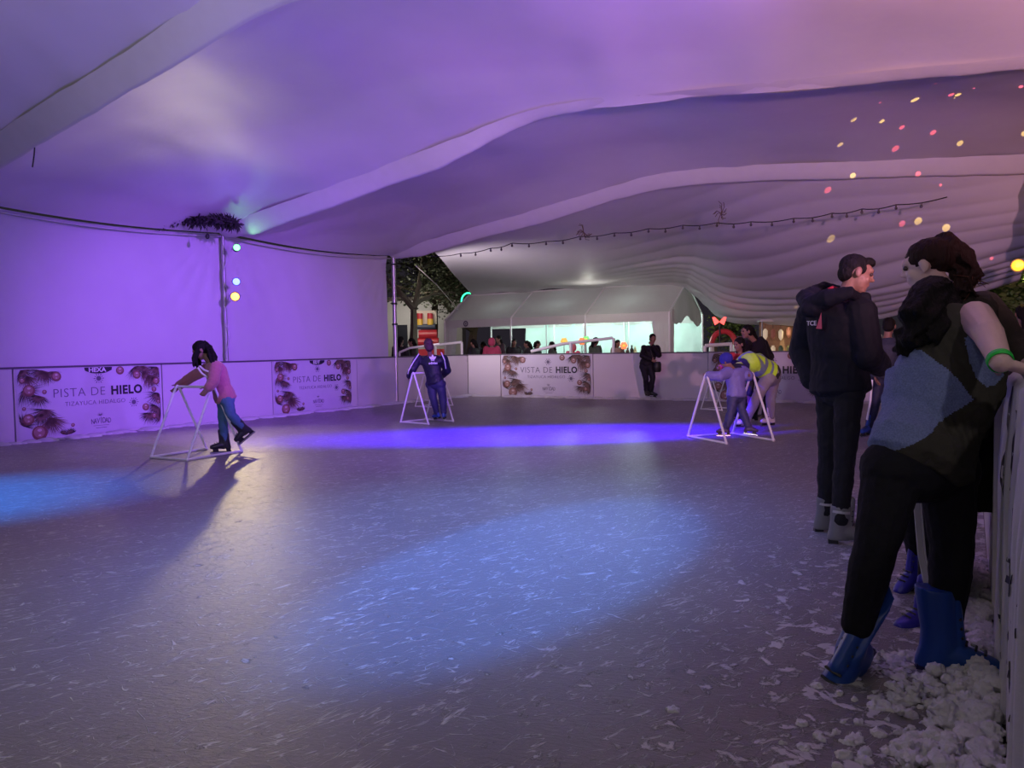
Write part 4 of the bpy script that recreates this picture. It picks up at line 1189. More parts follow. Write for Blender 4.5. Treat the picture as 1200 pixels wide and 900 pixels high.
# ---- girl in pink hoodie
J = dict(head=P(235,411,9.80), neck=P(246,424,9.84), chest=P(254,438,9.83), pelvis=P(264,466,9.86), shL=P(253,430,9.68), shR=P(247,430,9.99),
         elL=P(250,447,9.52), wrL=P(245,454,9.40), elR=P(226,441,10.12), wrR=P(210,452,10.22), hipL=P(266,468,9.78), hipR=P(262,469,9.95),
         knL=P(271,486,9.74), anL=P(285,502,9.86), knR=P(261,492,9.92), anR=P(264,518,9.95))
root, off, Mh = person(J, 'person in a pink hoodie and jeans leaning over a white skating frame, one skate raised', .90, .98, look=V((-.75,-.35,-.62)), vox=.0075,
    top=mat('pink_hoodie', (.42,.14,.19), .85, bump=.25, bscale=40, sheen=.3), pants=mat('blue_jeans', (.055,.13,.23), .85, bump=.2, bscale=60, var=.2, vscale=14),
    boots=mat('black_skate_boot', (.02,.02,.024), .4), topinf=.034, pinf=.008, fold=.018, topname='hoodie', toes={'L': V((-.75,-.15,-.62)), 'R': V((-.9,-.4,0))}, boot_s=1.0,
    hdir={'L': V((-.5,-.2,-.6)), 'R': V((-.6,.2,-.5))})
bm = bmesh.new(); cap_hair(bm, J['head'], Mh, 1.0)
hp = [J['head'] + Mh @ V((0,-.06,.05)), J['head'] + V((.09,.02,.02)), P(248,418,9.72), P(250,428,9.66)]
strands(bm, hp, .06, .05, 26, 1, .016, .01)
strands(bm, [J['head'] + Mh @ V((-.05,0,.04)), P(228,420,9.72), P(229,431,9.70)], .03, .03, 14, 2, .013, .008)
strands(bm, [J['head'] + Mh @ V((.05,0,.04)), P(232,420,9.88), P(233,430,9.9)], .03, .03, 10, 3, .013, .008)
hair_part(root, off, bm, HAIRM, .009, .012)
bm = bmesh.new()
for a, b in (((232,431),(243,442)), ((234,429),(246,436))):
    tube(bm, [P(*a, 9.62), P((a[0]+b[0])/2-1, (a[1]+b[1])/2+1, 9.60), P(*b, 9.58)], .012, 6)
for v in bm.verts: v.co -= off
mk('white_chest_print', bm, mat('white_print', (.75,.68,.72), .7), root, label='white print on the hoodie front')

# ---- child in dark tracksuit (back view)
J = dict(head=P(502,405,13.5), neck=P(504,415,13.55), chest=P(506,428,13.6), pelvis=P(510,448,13.55), shL=P(490,421,13.6), shR=P(520,421,13.55),
         elL=P(484,432,13.48), wrL=P(480,440,13.60), elR=P(524,434,13.65), wrR=P(517,441,13.9), hipL=P(505,450,13.6), hipR=P(516,450,13.5),
         knL=P(508,468,13.5), anL=P(512,484,13.55), knR=P(519,468,13.5), anR=P(520,484,13.48))
root, off, Mh = person(J, 'child in a dark tracksuit, white flower mark on the back, pushing a skating frame', .80, .95, look=V((-.35,.9,-.35)), vox=.0085,
    top=mat('navy_track_jacket', (.012,.012,.035), .55, bump=.15, bscale=30), pants=mat('dark_blue_tracksuit', (.03,.03,.10), .6, bump=.15, bscale=30),
    boots=mat('blue_rental_boot', (.02,.07,.35), .35), topinf=.040, pinf=.022, fold=.02, topname='track_jacket', toes={'L': V((-.4,.6,-.45)), 'R': V((.1,.9,0))}, boot_s=.85)
bm = bmesh.new(); cap_hair(bm, J['head'], Mh, 1.0); ball(bm, J['head'] + Mh @ V((0,-.05,-.04)), (.085,.07,.085), 14, 10, Mh)
hair_part(root, off, bm, mat('maroon_brown_hair', (.06,.015,.03), .6, bump=.6, bscale=60), .009, .012)
# sleeve stripes and back mark
def trefoil(sc_):
    bm = bmesh.new()
    for a_, L_ in ((90, 1.0), (38, .92), (142, .92)):
        a = R(a_); d = V((math.cos(a), math.sin(a), 0)); s_ = V((-d.y, d.x, 0)); vs = []
        for q in range(16):
            f = q / 15; w = math.sin(math.pi * f ** .75) * .26
            vs.append(d * L_ * f + s_ * w)
        vs2 = [d * L_ * (q/15) - s_ * math.sin(math.pi * (q/15) ** .75) * .26 for q in range(15, -1, -1)]
        allv = [v_ for v_ in vs + vs2[1:-1]]
        bm.faces.new([bm.verts.new(v_ + V((0,0,.0005*a_/90))) for v_ in allv])
    for z in (-.12, -.24, -.36):
        vs = [bm.verts.new(p) for p in ((-.38,z-.045,.002),(.38,z-.045,.002),(.36,z+.03,.002),(-.36,z+.03,.002))]
        if z > -.3: bm.faces.new(vs)
    me = bpy.data.meshes.new('m'); bm.to_mesh(me); bm.free(); me.transform(Matrix.Diagonal((sc_, sc_, 1, 1))); return me
mw = mat('white_garment_print', (.8,.8,.85), .6)
org = P(507, 421, 13.28)
Mt = Matrix(((1,0,0),(0,0,-1),(0,1,0)))
surface_text(trefoil(.085), root, off, mw, 'flower_mark', org, Mt)
tm = textmesh('adidas', .062, bold=.001); surface_text(tm, root, off, mw, 'back_lettering', P(507.5, 425.5, 13.28), Mt)
for q_ in ([P(491,414.5,13.48), P(484.5,424,13.46), P(479,434,13.38), P(478,438,13.44)], [P(517,413,13.46), P(521,422,13.42), P(522.5,432,13.52)]):
    bm = bmesh.new(); tube(bm, q_, .010, 6)
    for v in bm.verts: v.co -= off
    mk('sleeve_stripe', bm, mw, root, label='pale sleeve stripe')

# ---- woman in black by the back board
J = dict(head=P(765,397,18.1), neck=P(764,405,18.15), chest=P(762,413,18.15), pelvis=P(758,427,18.15), shL=P(770,408,18.05), shR=P(755,408,18.15),
         elL=P(772,416,17.95), wrL=P(765,406,17.85), elR=P(753,417,18.0), wrR=P(762,421,17.9), hipL=P(762,429,18.1), hipR=P(754,429,18.15),
         knL=P(765,444,18.05), anL=P(762,459,18.1), knR=P(757,444,18.0), anR=P(757,458,18.15))
root, off, Mh = person(J, 'person all in black skating beside the back boards, one hand raised to the mouth', .93, .95, look=V((.15,-1,-.1)), vox=.0095,
    top=mat('black_jacket', (.012,.010,.016), .6, bump=.15), pants=mat('black_leggings', (.014,.013,.022), .6), boots=mat('black_skate_boot', (.02,.02,.024), .4),
    topinf=.03, pinf=.012, fold=.02, toes={'L': V((.9,-.3,-.1)), 'R': V((.2,-1,0))}, boot_s=.95)
bm = bmesh.new(); cap_hair(bm, J['head'], Mh, .98); strands(bm, [J['head'] + V((0,.05,.05)), J['head'] + V((-.02,.06,-.12)), J['head'] + V((-.05,.03,-.2))], .06, .05, 16, 4, .02, .01)
hair_part(root, off, bm, HAIRM, .012, .01)
# bag
bc = P(770, 428, 17.98)
t = empty('shoulder_bag', (bc.x, bc.y, bc.z - .16), R(15), 'black shoulder bag at the side of the person in black', 'bag')
bm = bmesh.new(); box(bm, -.08, .08, -.05, .05, 0, .24); bmesh.ops.bevel(bm, geom=bm.edges[:], offset=.03, segments=3); mk('pouch', bm, M_dark, t, smooth=True)
bm = bmesh.new(); tube(bm, [V((-.09,0,.28)), V((-.12,.02,.42)), V((-.14,.08,.56))], .012, 6); mk('strap', bm, M_dark, t)

# ---- hooded child
J = dict(head=P(851,424,10.55), neck=P(858,432,10.55), chest=P(862,443,10.52), pelvis=P(863,463,10.50), shL=P(853,436,10.45), shR=P(871,435,10.60),
         elL=P(844,441,10.36), wrL=P(832,440,10.42), elR=P(877,441,10.75), wrR=P(877,440,10.5), hipL=P(859,465,10.46), hipR=P(868,465,10.55),
         knL=P(857,482,10.42), anL=P(851,502,10.4), knR=P(869,480,10.5), anR=P(877,500,10.42))
root, off, Mh = person(J, 'small child in a hooded puffer jacket and woolly hat holding a skating frame', .66, .85, look=V((-.75,.45,-.5)), vox=.008,
    top=mat('lavender_puffer', (.20,.18,.50), .55, bump=.6, bscale=6, stretch=(.4,.4,2.2)), pants=mat('navy_snow_trousers', (.05,.05,.16), .6, bump=.2), boots=mat('dark_violet_boot', (.08,.05,.14), .4),
    topinf=.045, pinf=.02, fold=.02, topname='puffer_jacket', toes={'L': V((-.9,.1,0)), 'R': V((.8,-.35,-.1))}, boot_s=.72)
bm = bmesh.new(); ball(bm, J['head'] + Mh @ V((0,-.02,.04)), (.085,.095,.085), 18, 12, Mh)
hair_part(root, off, bm, mat('blue_knit_hat', (.03,.03,.35), .9, bump=.5, bscale=90), .008, .004, 'knit_hat')
bm = bmesh.new(); loft(bm, [(P(866,428,10.62), V((.09,0,.0)), V((0,.08,.03))), (P(867,434,10.65), V((.12,0,.0)), V((0,.08,.03))), (P(867,439,10.62), V((.08,0,0)), V((0,.06,.02)))], 16)
hair_part(root, off, bm, mat('dark_hood_lining', (.02,.02,.05), .7), .01, .008, 'hood')

# ---- adult in the yellow vest
J = dict(head=P(862,432,11.55), neck=P(868,428,11.55), chest=P(882,424,11.6), pelvis=P(903,437,11.75), shL=P(866,430,11.42), shR=P(876,425,11.75),
         elL=P(866,446,11.35), wrL=P(868,461,11.30), elR=P(880,447,11.85), wrR=P(879,462,11.8), hipL=P(900,443,11.6), hipR=P(906,443,11.85),
         knL=P(886,467,11.5), anL=P(875,491,11.6), knR=P(903,468,11.9), anR=P(904,489,11.95))
grey = mat('grey_jogging_trousers', (.26,.25,.28), .85, bump=.2, bscale=40)
root, off, Mh = person(J, 'person in a yellow reflective vest and grey trousers bending over the hooded child', .98, 1.0, look=V((-.6,-.1,-.8)), vox=.0085,
    top=mat('black_sweatshirt', (.02,.02,.025), .8), pants=grey, boots=mat('white_skate_boot', (.7,.68,.70), .4),
    topinf=.02, pinf=.018, fold=.018, topname='sweatshirt', wf=1.1, df=1.2, toes={'L': V((-1,-.1,0)), 'R': V((-.9,-.3,0))})
vest = mat('fluorescent_yellow_vest', (.50,.85,.04), .6, emit=None)
band = mat('grey_reflective_band', (.16,.22,.26), .35)
bm = bmesh.new(); rg = torso_rings(J, .98, .04, 1.12, 1.22)
loft(bm, rg[2:8], 28)
capsule(bm, J['shL'], J['shL'].lerp(J['elL'], .3), .075, .075); capsule(bm, J['shR'], J['shR'].lerp(J['elR'], .3), .075, .075)
me = fuse(bm, .009, 3, .012, .07)
up = (J['chest'] - J['pelvis']).normalized()
me.materials.append(vest); me.materials.append(band)
pc_, cc_ = J['pelvis'], J['chest']; Lp = (cc_ - pc_).length
sv = (J['shR'] - J['shL']).normalized()
for p in me.polygons:
    f = (p.center - pc_).dot(up) / Lp; la = (p.center - cc_).dot(sv)
    if .62 < f < .80 or (f > .8 and .05 < abs(la) < .11) : p.material_index = 1
    elif .30 < f < .40: p.material_index = 1
me.transform(Matrix.Translation(-off)); o = bpy.data.objects.new('reflective_vest', me); COL.objects.link(o); o.parent = root
me.polygons.foreach_set('use_smooth', [True]*len(me.polygons))
bm = bmesh.new(); cap_hair(bm, J['head'], Mh, 1.0); hair_part(root, off, bm, HAIRM, .01, .008)

# ---- adult in black behind, child in front of them
J = dict(head=P(875,389,13.2), neck=P(882,398,13.25), chest=P(889,412,13.3), pelvis=P(896,438,13.35), shL=P(876,404,13.1), shR=P(894,403,13.45),
         elL=P(868,414,12.95), wrL=P(867,402,12.85), elR=P(902,418,13.5), wrR=P(896,428,13.2), hipL=P(892,440,13.25), hipR=P(900,440,13.45),
         knL=P(889,462,13.1), anL=P(884,485,13.1), knR=P(899,464,13.4), anR=P(897,486,13.6))
root, off, Mh = person(J, 'person in a black jacket with a hand to the face, standing behind the stooping adult', .98, 1.0, look=V((-1,-.15,-.05)), vox=.0085,
    top=mat('black_jacket', (.012,.010,.016), .6, bump=.15), pants=mat('black_leggings', (.014,.013,.022), .6), boots=mat('black_skate_boot', (.02,.02,.024), .4), topinf=.035, fold=.02, toes={'L': V((-1,-.2,0)), 'R': V((-1,0,0))})
bm = bmesh.new(); cap_hair(bm, J['head'], Mh, 1.02); strands(bm, [J['head'] + Mh @ V((0,-.07,.05)), J['neck'] + V((.03,.05,.02)), J['chest'] + V((.02,.08,.05))], .05, .06, 18, 6, .018, .01)
hair_part(root, off, bm, HAIRM, .01, .01)
J = dict(head=P(866,404,12.3), neck=P(867,413,12.32), chest=P(867,425,12.35), pelvis=P(868,447,12.4), shL=P(858,418,12.22), shR=P(877,417,12.4),
         elL=P(852,428,12.1), wrL=P(846,430,12.0), elR=P(880,430,12.3), wrR=P(874,437,12.15), hipL=P(864,449,12.35), hipR=P(872,449,12.45),
         knL=P(864,466,12.3), anL=P(863,484,12.35), knR=P(872,466,12.4), anR=P(872,484,12.5))
root, off, Mh = person(J, 'child in a red and green jacket in front of the person in black', .74, .93, look=V((-.9,-.4,-.2)), vox=.009,
    top=mat('red_jacket', (.45,.03,.06), .7), pants=mat('navy_tracksuit', (.015,.015,.04), .6), boots=mat('black_skate_boot', (.02,.02,.024), .4), topinf=.035, fold=.015, boot_s=.8)
bm = bmesh.new(); cap_hair(bm, J['head'], Mh, .97); hair_part(root, off, bm, HAIRM, .01, .008)
bm = bmesh.new(); loft(bm, torso_rings(J, .74, .046)[1:5], 20)
hair_part(root, off, bm, mat('green_panel', (.03,.20,.12), .7), .01, .01, 'green_jacket_panel')

# ---- man in dark puffer jacket
J = dict(head=P(1004,322,5.10), neck=P(990,350,5.13), chest=P(980,384,5.14), pelvis=P(984,452,5.12), shL=P(952,368,5.30), shR=P(1008,366,4.97),
         elL=P(940,410,5.44), wrL=P(952,444,5.30), elR=P(1017,416,4.92), wrR=P(1030,428,5.18), hipL=P(973,458,5.20), hipR=P(995,458,5.02),
         knL=P(971,540,5.26), anL=P(967,604,5.30), knR=P(990,538,5.0), anR=P(984,616,4.98))
puff = mat('black_navy_puffer', (.0075,.008,.014), .75, bump=.1, bscale=14)
lk = V((.90,-.22,-.30))
root, off, Mh = person(J, 'person in a dark hooded puffer jacket, standing on grey skates, head turned right', 1.03, 1.06, look=lk, hup=V((.12,.1,1)), vox=.0055,
    top=puff, pants=mat('black_jeans', (.011,.011,.015), .75, bump=.3, bscale=30, var=.3, vscale=9), boots=mat('grey_rental_boot', (.13,.13,.14), .5, bump=.1),
    topinf=.050, pinf=.012, fold=.018, topname='puffer_jacket', toes={'L': V((.95,-.05,0)), 'R': V((.93,-.25,0))}, wf=1.0, df=1.05, boot_s=1.1, legk=.92)
h = J['head']
bm = bmesh.new()
ball(bm, h + Mh @ V((0,-.030,.050)), (.083,.098,.082), 24, 16, Mh)
ball(bm, h + Mh @ V((0,-.065,.0)), (.072,.056,.070), 20, 14, Mh)
ball(bm, h + Mh @ V((0,.045,.095)), (.060,.045,.035), 20, 14, Mh)
for sx in (-1,1): ball(bm, h + Mh @ V((sx*.064,.012,.028)), (.018,.028,.035), 12, 10, Mh)
hair_part(root, off, bm, HAIRM, .006, .006)
for sx in (-1,1):
    bm = bmesh.new()
    tube(bm, [h + Mh @ V((sx*.016,.090,.036)), h + Mh @ V((sx*.032,.088,.041)), h + Mh @ V((sx*.048,.074,.036))], [.003,.0045,.003], 6)
    for v in bm.verts: v.co -= off
    mk('eyebrow', bm, HAIRM, root)
# hood lying on the back
bm = bmesh.new()
up_ = V((0,0,1))
tube(bm, [P(1012,352,5.0), P(996,343,4.90), P(972,349,4.98), P(952,358,5.12), P(945,350,5.30), P(966,338,5.42), P(990,342,5.38)], [.022,.04,.062,.075,.07,.05,.035], 14)
ball(bm, P(960,357,5.14), (.12,.11,.075), 18, 12); ball(bm, P(953,362,5.10), (.085,.08,.06), 18, 12)
capsule(bm, P(1013,350,4.98), P(1016,362,4.97), .045, .04)
hair_part(root, off, bm, puff, .008, .018, 'hood', .06)
bm = bmesh.new(); tube(bm, [P(968,342,5.20), P(976,339,5.22), P(986,341,5.18)], [.018,.026,.014], 10)
for v in bm.verts: v.co -= off
mk('red_hood_lining', bm, mat('red_lining', (.35,.01,.03), .7), root, smooth=True, label='red hood lining')
# quilting seams on the jacket: raised rolls across back
bd = (J['shR'] - J['shL']).normalized(); bk = V((bd.y, -bd.x, 0)).normalized()
if bk.y > 0: bk = -bk
# back print: small white letters with a red peak
Mx = Matrix((bd, V((0,0,1)), bd.cross(V((0,0,1))))).transposed()
op_ = P(951, 379, 4.99)
surface_text(textmesh('TCE', .042, bold=.0008), root, off, mat('grey_white_print', (.4,.4,.45), .6), 'back_lettering', op_, Mx)
bm = bmesh.new()
for tri in (((-.022,-.028),(.022,-.030),(.018,.075)),):
    A = [bm.verts.new((x, y, .0)) for x, y in tri]; B = [bm.verts.new((x, y, -.002)) for x, y in tri]
    bm.faces.new(A); bm.faces.new(B[::-1])
    for i in range(3): bm.faces.new((A[i], A[(i+1)%3], B[(i+1)%3], B[i]))
me = bpy.data.meshes.new('m'); bm.to_mesh(me); bm.free()
surface_text(me, root, off, mat('faded_red_print', (.45,.08,.13), .6), 'red_peak_mark', P(959.5, 380, 4.97), Mx)
# grey ankle bands
for sd in 'LR':
    bm = bmesh.new(); c = J['an'+sd] + (J['kn'+sd] - J['an'+sd]).normalized() * .085
    tube(bm, [c, c + (J['kn'+sd] - J['an'+sd]).normalized()*.016], .062, 20)
    for v in bm.verts: v.co -= off
    mk('boot_strap', bm, mat('grey_strap', (.35,.34,.36), .5), root)

# ---- person in a navy top between the man and the women
J = dict(head=P(1042,383,10.3), neck=P(1040,395,10.3), chest=P(1040,412,10.3), pelvis=P(1036,440,10.3), shL=P(1025,400,10.35), shR=P(1057,400,10.25),
         elL=P(1020,420,10.3), wrL=P(1025,440,10.15), elR=P(1060,422,10.2), wrR=P(1052,438,10.1), hipL=P(1030,443,10.3), hipR=P(1042,443,10.3),
         knL=P(1026,470,10.25), anL=P(1018,500,10.3), knR=P(1040,472,10.4), anR=P(1040,502,10.45))
root, off, Mh = person(J, 'person in a navy jacket on blue skates, seen between the man and the two women', .98, 1.0, look=V((.6,.8,-.2)), vox=.009,
    top=mat('navy_jacket', (.02,.025,.05), .7), pants=mat('navy_trousers', (.012,.015,.05), .7), boots=mat('blue_rental_boot', (.02,.07,.35), .35), topinf=.03, fold=.02, toes={'L': V((-.6,-.5,0)), 'R': V((.5,.6,0))})
bm = bmesh.new(); cap_hair(bm, J['head'], Mh, 1.0); hair_part(root, off, bm, HAIRM, .01, .008)
bm = bmesh.new(); tube(bm, [P(1022,445,10.12), P(1020,470,10.1), P(1016,492,10.15)], .014, 6); 
for v in bm.verts: v.co -= off
mk('side_piping', bm, mw, root, label='white side piping on the trousers')

# ---- woman A: heather top, arm on the board
J = dict(head=P(1092,362,3.42), neck=P(1113,382,3.26), chest=P(1112,428,3.12), pelvis=P(1080,532,3.04), shL=P(1078,398,3.30), shR=P(1143,372,3.04),
         elL=P(1085,440,3.52), wrL=P(1120,462,3.68), elR=P(1158,391,2.84), wrR=P(1173,425,2.66), hipL=P(1048,548,3.0), hipR=P(1108,548,3.10),
         knL=P(1026,640,2.93), anL=P(1003,738,2.96), knR=P(1116,640,3.05), anR=P(1108,735,3.05))
M_blue = mat('heather_blue_jersey', (.13,.17,.32), .9, bump=.3, bscale=120, var=.55, vscale=160)
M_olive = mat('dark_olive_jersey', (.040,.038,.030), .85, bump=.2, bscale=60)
M_black = mat('black_sweat_fabric', (.0085,.0085,.012), .85, bump=.25, bscale=40)
M_bb = mat('royal_blue_boot', (.008,.05,.25), .38, bump=.08)
root, off, Mh = person(J, 'person in a sleeveless heather blue top, green-banded hand on the near boards', 1.04, 1.02, look=V((-.45,.75,-.55)), skin=SKIN2, vox=.0055,
    pants=M_black, boots=None, pinf=.010, fold=.012, wf=1.22, df=1.15, armk=1.22, legk=1.18, pstop=.92, hdir={'R': V((.92,.30,-.22))}, thumbs={'R': V((.0,1,.0))}, curl=.55)
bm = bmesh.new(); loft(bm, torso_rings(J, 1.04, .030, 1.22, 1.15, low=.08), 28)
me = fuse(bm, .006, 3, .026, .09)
def inpoly(x, y, poly):
    c = False; j = len(poly) - 1
    for i in range(len(poly)):
        (xi, yi), (xj, yj) = poly[i], poly[j]
        if (yi > y) != (yj > y) and x < (xj - xi) * (y - yi) / (yj - yi) + xi: c = not c
        j = i
    return c
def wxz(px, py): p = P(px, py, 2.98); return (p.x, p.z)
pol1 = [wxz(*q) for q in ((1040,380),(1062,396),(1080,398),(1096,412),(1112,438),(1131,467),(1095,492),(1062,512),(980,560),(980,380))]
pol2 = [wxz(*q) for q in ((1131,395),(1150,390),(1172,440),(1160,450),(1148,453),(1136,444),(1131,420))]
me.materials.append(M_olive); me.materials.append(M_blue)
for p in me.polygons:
    if inpoly(p.center.x, p.center.z, pol1) or inpoly(p.center.x, p.center.z, pol2): p.material_index = 1  # faces inside the two outlines are heather blue, the rest dark olive
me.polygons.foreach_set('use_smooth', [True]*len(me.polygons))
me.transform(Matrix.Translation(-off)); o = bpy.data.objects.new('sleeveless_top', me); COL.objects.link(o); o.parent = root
o['label'] = 'sleeveless top, part heather blue and part dark olive'
# wristband
d = (J['wrR'] - J['elR']).normalized(); s_, u_ = perp(d); c = J['wrR'] - d*.012
bm = bmesh.new()
ring = []
for i in range(28):
    a = 2*math.pi*i/28
    ring.append([bm.verts.new(c + d*dz + (s_*math.cos(a)+u_*math.sin(a))*rr_) for dz, rr_ in ((-.013,.040),(-.013,.043),(.013,.041),(.013,.038))])
for i in range(28):
    for q in range(4): bm.faces.new((ring[i][q], ring[(i+1)%28][q], ring[(i+1)%28][(q+1)%4], ring[i][(q+1)%4]))
for v in bm.verts: v.co -= off
mk('green_wristband', bm, mat('bright_green_band', (.01,.55,.05), .5), root, smooth=True)
# long black hair falling forward off the bowed head
bm = bmesh.new(); cap_hair(bm, J['head'], Mh, 1.1)
strands(bm, [P(1100,345,3.32), P(1085,352,3.16), P(1072,372,3.10), P(1066,396,3.12), P(1058,412,3.16)], .07, .045, 60, 8, .013, .008)
strands(bm, [P(1108,350,3.30), P(1105,362,3.12), P(1096,380,3.06), P(1082,398,3.06)], .06, .05, 50, 9, .013, .008)
hair_part(root, off, bm, HAIRM, .007, .012, 'long_hair')
# skates of woman A
for sd, toe, shin in (('L', V((-.62,-.18,-.75)), V((.42,.05,.75))), ('R', V((.88,-.30,-.08)), V((-.10,.05,1)))):
    an = P(993,765,2.95) if sd == 'L' else P(1102,752,3.02)
    b_ = skate(root, an, toe, shin, 1.34 if sd == 'L' else 1.22, M_bb, .006, lace=M_dark, sole_m=mat('indigo_sole', (.02,.015,.10), .4), high=.26); b_.location = -off
    b_['label'] = 'royal blue plastic skate boot'

# ---- woman B: olive T-shirt, wavy ponytail
J = dict(head=P(1084,313,3.74), neck=P(1108,346,3.72), chest=P(1128,398,3.74), pelvis=P(1126,500,3.76), shL=P(1098,368,3.58), shR=P(1153,362,3.86),
         elL=P(1100,430,3.7), wrL=P(1120,460,3.85), elR=P(1186,404,3.82), wrR=P(1208,432,3.6), hipL=P(1108,515,3.70), hipR=P(1138,515,3.84),
         knL=P(1078,596,3.92), anL=P(1077,652,4.06), knR=P(1097,612,3.64), anR=P(1094,700,3.56))
root, off, Mh = person(J, 'person with a wavy brown ponytail and olive shirt, behind the one in heather blue', 1.03, 1.04, look=V((-.80,.55,-.25)), skin=SKIN2, vox=.0065,
    top=M_olive, pants=M_black, topinf=.022, pinf=.020, fold=.016, wf=1.1, df=1.1, sleeve=.62, topname='olive_shirt', pstop=.9, legk=1.05, armk=1.25)
h = J['head']
bm = bmesh.new(); ball(bm, h + Mh @ V((0,-.028,.046)), (.087,.104,.088), 22, 14, Mh); ball(bm, h + Mh @ V((0,-.07,.03)), (.078,.07,.08), 18, 12, Mh)
strands(bm, [h + Mh @ V((0,-.09,.09)), P(1108,291,3.72), P(1124,304,3.70), P(1130,322,3.68), P(1128,345,3.64)], .065, .05, 60, 12, .012, .02)
hair_part(root, off, bm, HAIRB, .008, .012, 'ponytail')
bm = bmesh.new(); strands(bm, [P(1118,295,3.72), P(1130,312,3.70), P(1134,326,3.68), P(1136,335,3.66)], .04, .05, 46, 13, .004, .03)
for v in bm.verts: v.co -= off
mk('loose_curls', bm, mat('brown_curls', (.10,.035,.02), .5), root, label='loose brown curls', kind='stuff')
# long black garment tied at the waist, hanging to the knee on the right
bm = bmesh.new()
loft(bm, [(P(1128,440,3.74), V((.135,.05,0)), V((-.03,.12,0))), (P(1132,480,3.76), V((.145,.05,0)), V((-.03,.13,0))), (P(1136,540,3.78), V((.125,.05,0)), V((-.03,.13,0))), (P(1138,594,3.80), V((.10,.04,0)), V((-.03,.12,0)))], 24)
hair_part(root, off, bm, M_black, .009, .02, 'black_tied_jacket', .08)
# side stripes on trousers
def stripe(pts_, w, m, name):
    bm = bmesh.new(); prev = None
    for p in pts_:
        cur = (bm.verts.new(p - off + V((-w,0,0))), bm.verts.new(p - off + V((w,0,0))), bm.verts.new(p - off + V((w,.006,0))), bm.verts.new(p - off + V((-w,.006,0))))
        if prev:
            for i in range(4): bm.faces.new((prev[i], prev[(i+1)%4], cur[(i+1)%4], cur[i]))
        prev = cur
    return mk(name, bm, m, root)
for dx, w in ((0, .011), (4.6, .003), (-3.2, .003)):
    stripe([P(1075+dx,590,3.52), P(1077+dx,615,3.50), P(1080+dx,650,3.47), P(1086+dx,680,3.45), P(1092+dx,700,3.45)], w, mat('grey_white_stripe', (.42,.42,.43), .7), 'trouser_stripe')
for sd, an, toe, shin in (('L', P(1074,662,4.02), V((-.75,-.25,-.45)), V((.15,.05,1))), ('R', P(1086,712,3.55), V((-.88,-.30,-.10)), V((.12,0,1)))):
    b_ = skate(root, an, toe, shin, .98, mat('violet_blue_boot', (.025,.02,.30), .35), .007, sole_m=M_dark); b_.location = -off

# ------------------------------------------------------------------ spectators beyond the boards
def stand_pose(x, y, yaw, H, lean=0.0):
    s = H / 1.7; f = V((math.cos(yaw), math.sin(yaw), 0)); r_ = V((f.y, -f.x, 0)); b = V((x, y, -.06)); z = lambda k: V((0,0,k*s))
    J = dict(head=b + f*.04*s + z(1.59), neck=b + z(1.44), chest=b + z(1.25), pelvis=b + z(.95))
    for sd, k in (('L', -1), ('R', 1)):
        J['sh'+sd] = b + r_*k*.18*s + z(1.38); J['el'+sd] = b + r_*k*.24*s + f*.02 + z(1.10); J['wr'+sd] = b + r_*k*.16*s + f*.22*s + z(1.02)
        J['hip'+sd] = b + r_*k*.09*s + z(.90); J['kn'+sd] = b + r_*k*.10*s + f*.02 + z(.50); J['an'+sd] = b + r_*k*.10*s + z(.09)
    return J, s, f
def spectator(px, ytop, Y, yaw, label, col, hairm=HAIRM, hood=False, hatc=None, seed=0):
    ht = 1.38 + (408 - .016*(px-600)*1.0 - ytop) * Y / 900
    H = ht / 1.0
    J, s, f = stand_pose((px-600)/900*Y, Y, yaw, H)
    root, off, Mh = person(J, label, s, max(.88, s*.98), look=f + V((0,0,-.15)), vox=.014, top=mat('coat_%s' % seed, col, .8, bump=.2), pants=mat('dark_trousers', (.02,.02,.03), .8), topinf=.04, fold=.02, group='spectators beyond the boards', topname='coat', hands=False)
    bm = bmesh.new(); cap_hair(bm, J['head'], Mh, max(.9, s)*1.03)
    if hood: ball(bm, J['head'] + Mh @ V((0,-.03,.0)), (.115,.12,.14), 16, 10, Mh)
    else: strands(bm, [J['head'] + Mh @ V((0,-.06,.05)), J['head'] + Mh @ V((0,-.09,-.08)), J['neck'] + Mh @ V((0,-.1,-.06))], .06, .06, 12, seed, .022, .01)
    hair_part(root, off, bm, hatc or hairm, .014, .01, 'hood' if hood else 'hair')
    # shoes
    for sd in 'LR':
        bm = bmesh.new(); a = J['an'+sd] - off; 
        loft(bm, [(a - f*.07 + V((0,0,-.05)), f.cross(V((0,0,1)))*.04, V((0,0,.045))), (a + f*.05 + V((0,0,-.05)), f.cross(V((0,0,1)))*.045, V((0,0,.045))), (a + f*.17 + V((0,0,-.07)), f.cross(V((0,0,1)))*.035, V((0,0,.025)))], 12)
        mk('shoe', bm, M_dark, root)
    return root
black = (.02,.02,.025)
spectator(470, 396, 21.5, R(60), 'dark-clothed spectator just right of the far tent post', black, seed=1)
spectator(484, 398, 23.0, R(200), 'dark-clothed spectator second from the far tent post', (.04,.03,.03), seed=2)
spectator(556, 399, 24.0, R(150), 'spectator in black nearest the left leg of the small tent', black, seed=3)
spectator(568, 402, 25.5, R(170), 'dark-haired spectator left of the one in the pink hood', black, seed=4)
spectator(577, 398, 23.5, R(80), 'spectator in a pink-red hooded coat below the small tent', (.45,.05,.12), hood=True, hatc=mat('pink_red_hood', (.45,.05,.12), .8), seed=5)
spectator(586, 395, 25.0, R(215), 'spectator facing left, right behind the pink-hooded one', (.08,.06,.07), seed=6)
spectator(603, 399, 25.5, R(-70), 'spectator in black beside the second leg of the small tent', black, seed=7)
spectator(619, 401, 24.5, R(190), 'spectator with big curly black hair, left one of a close pair', black, seed=8)
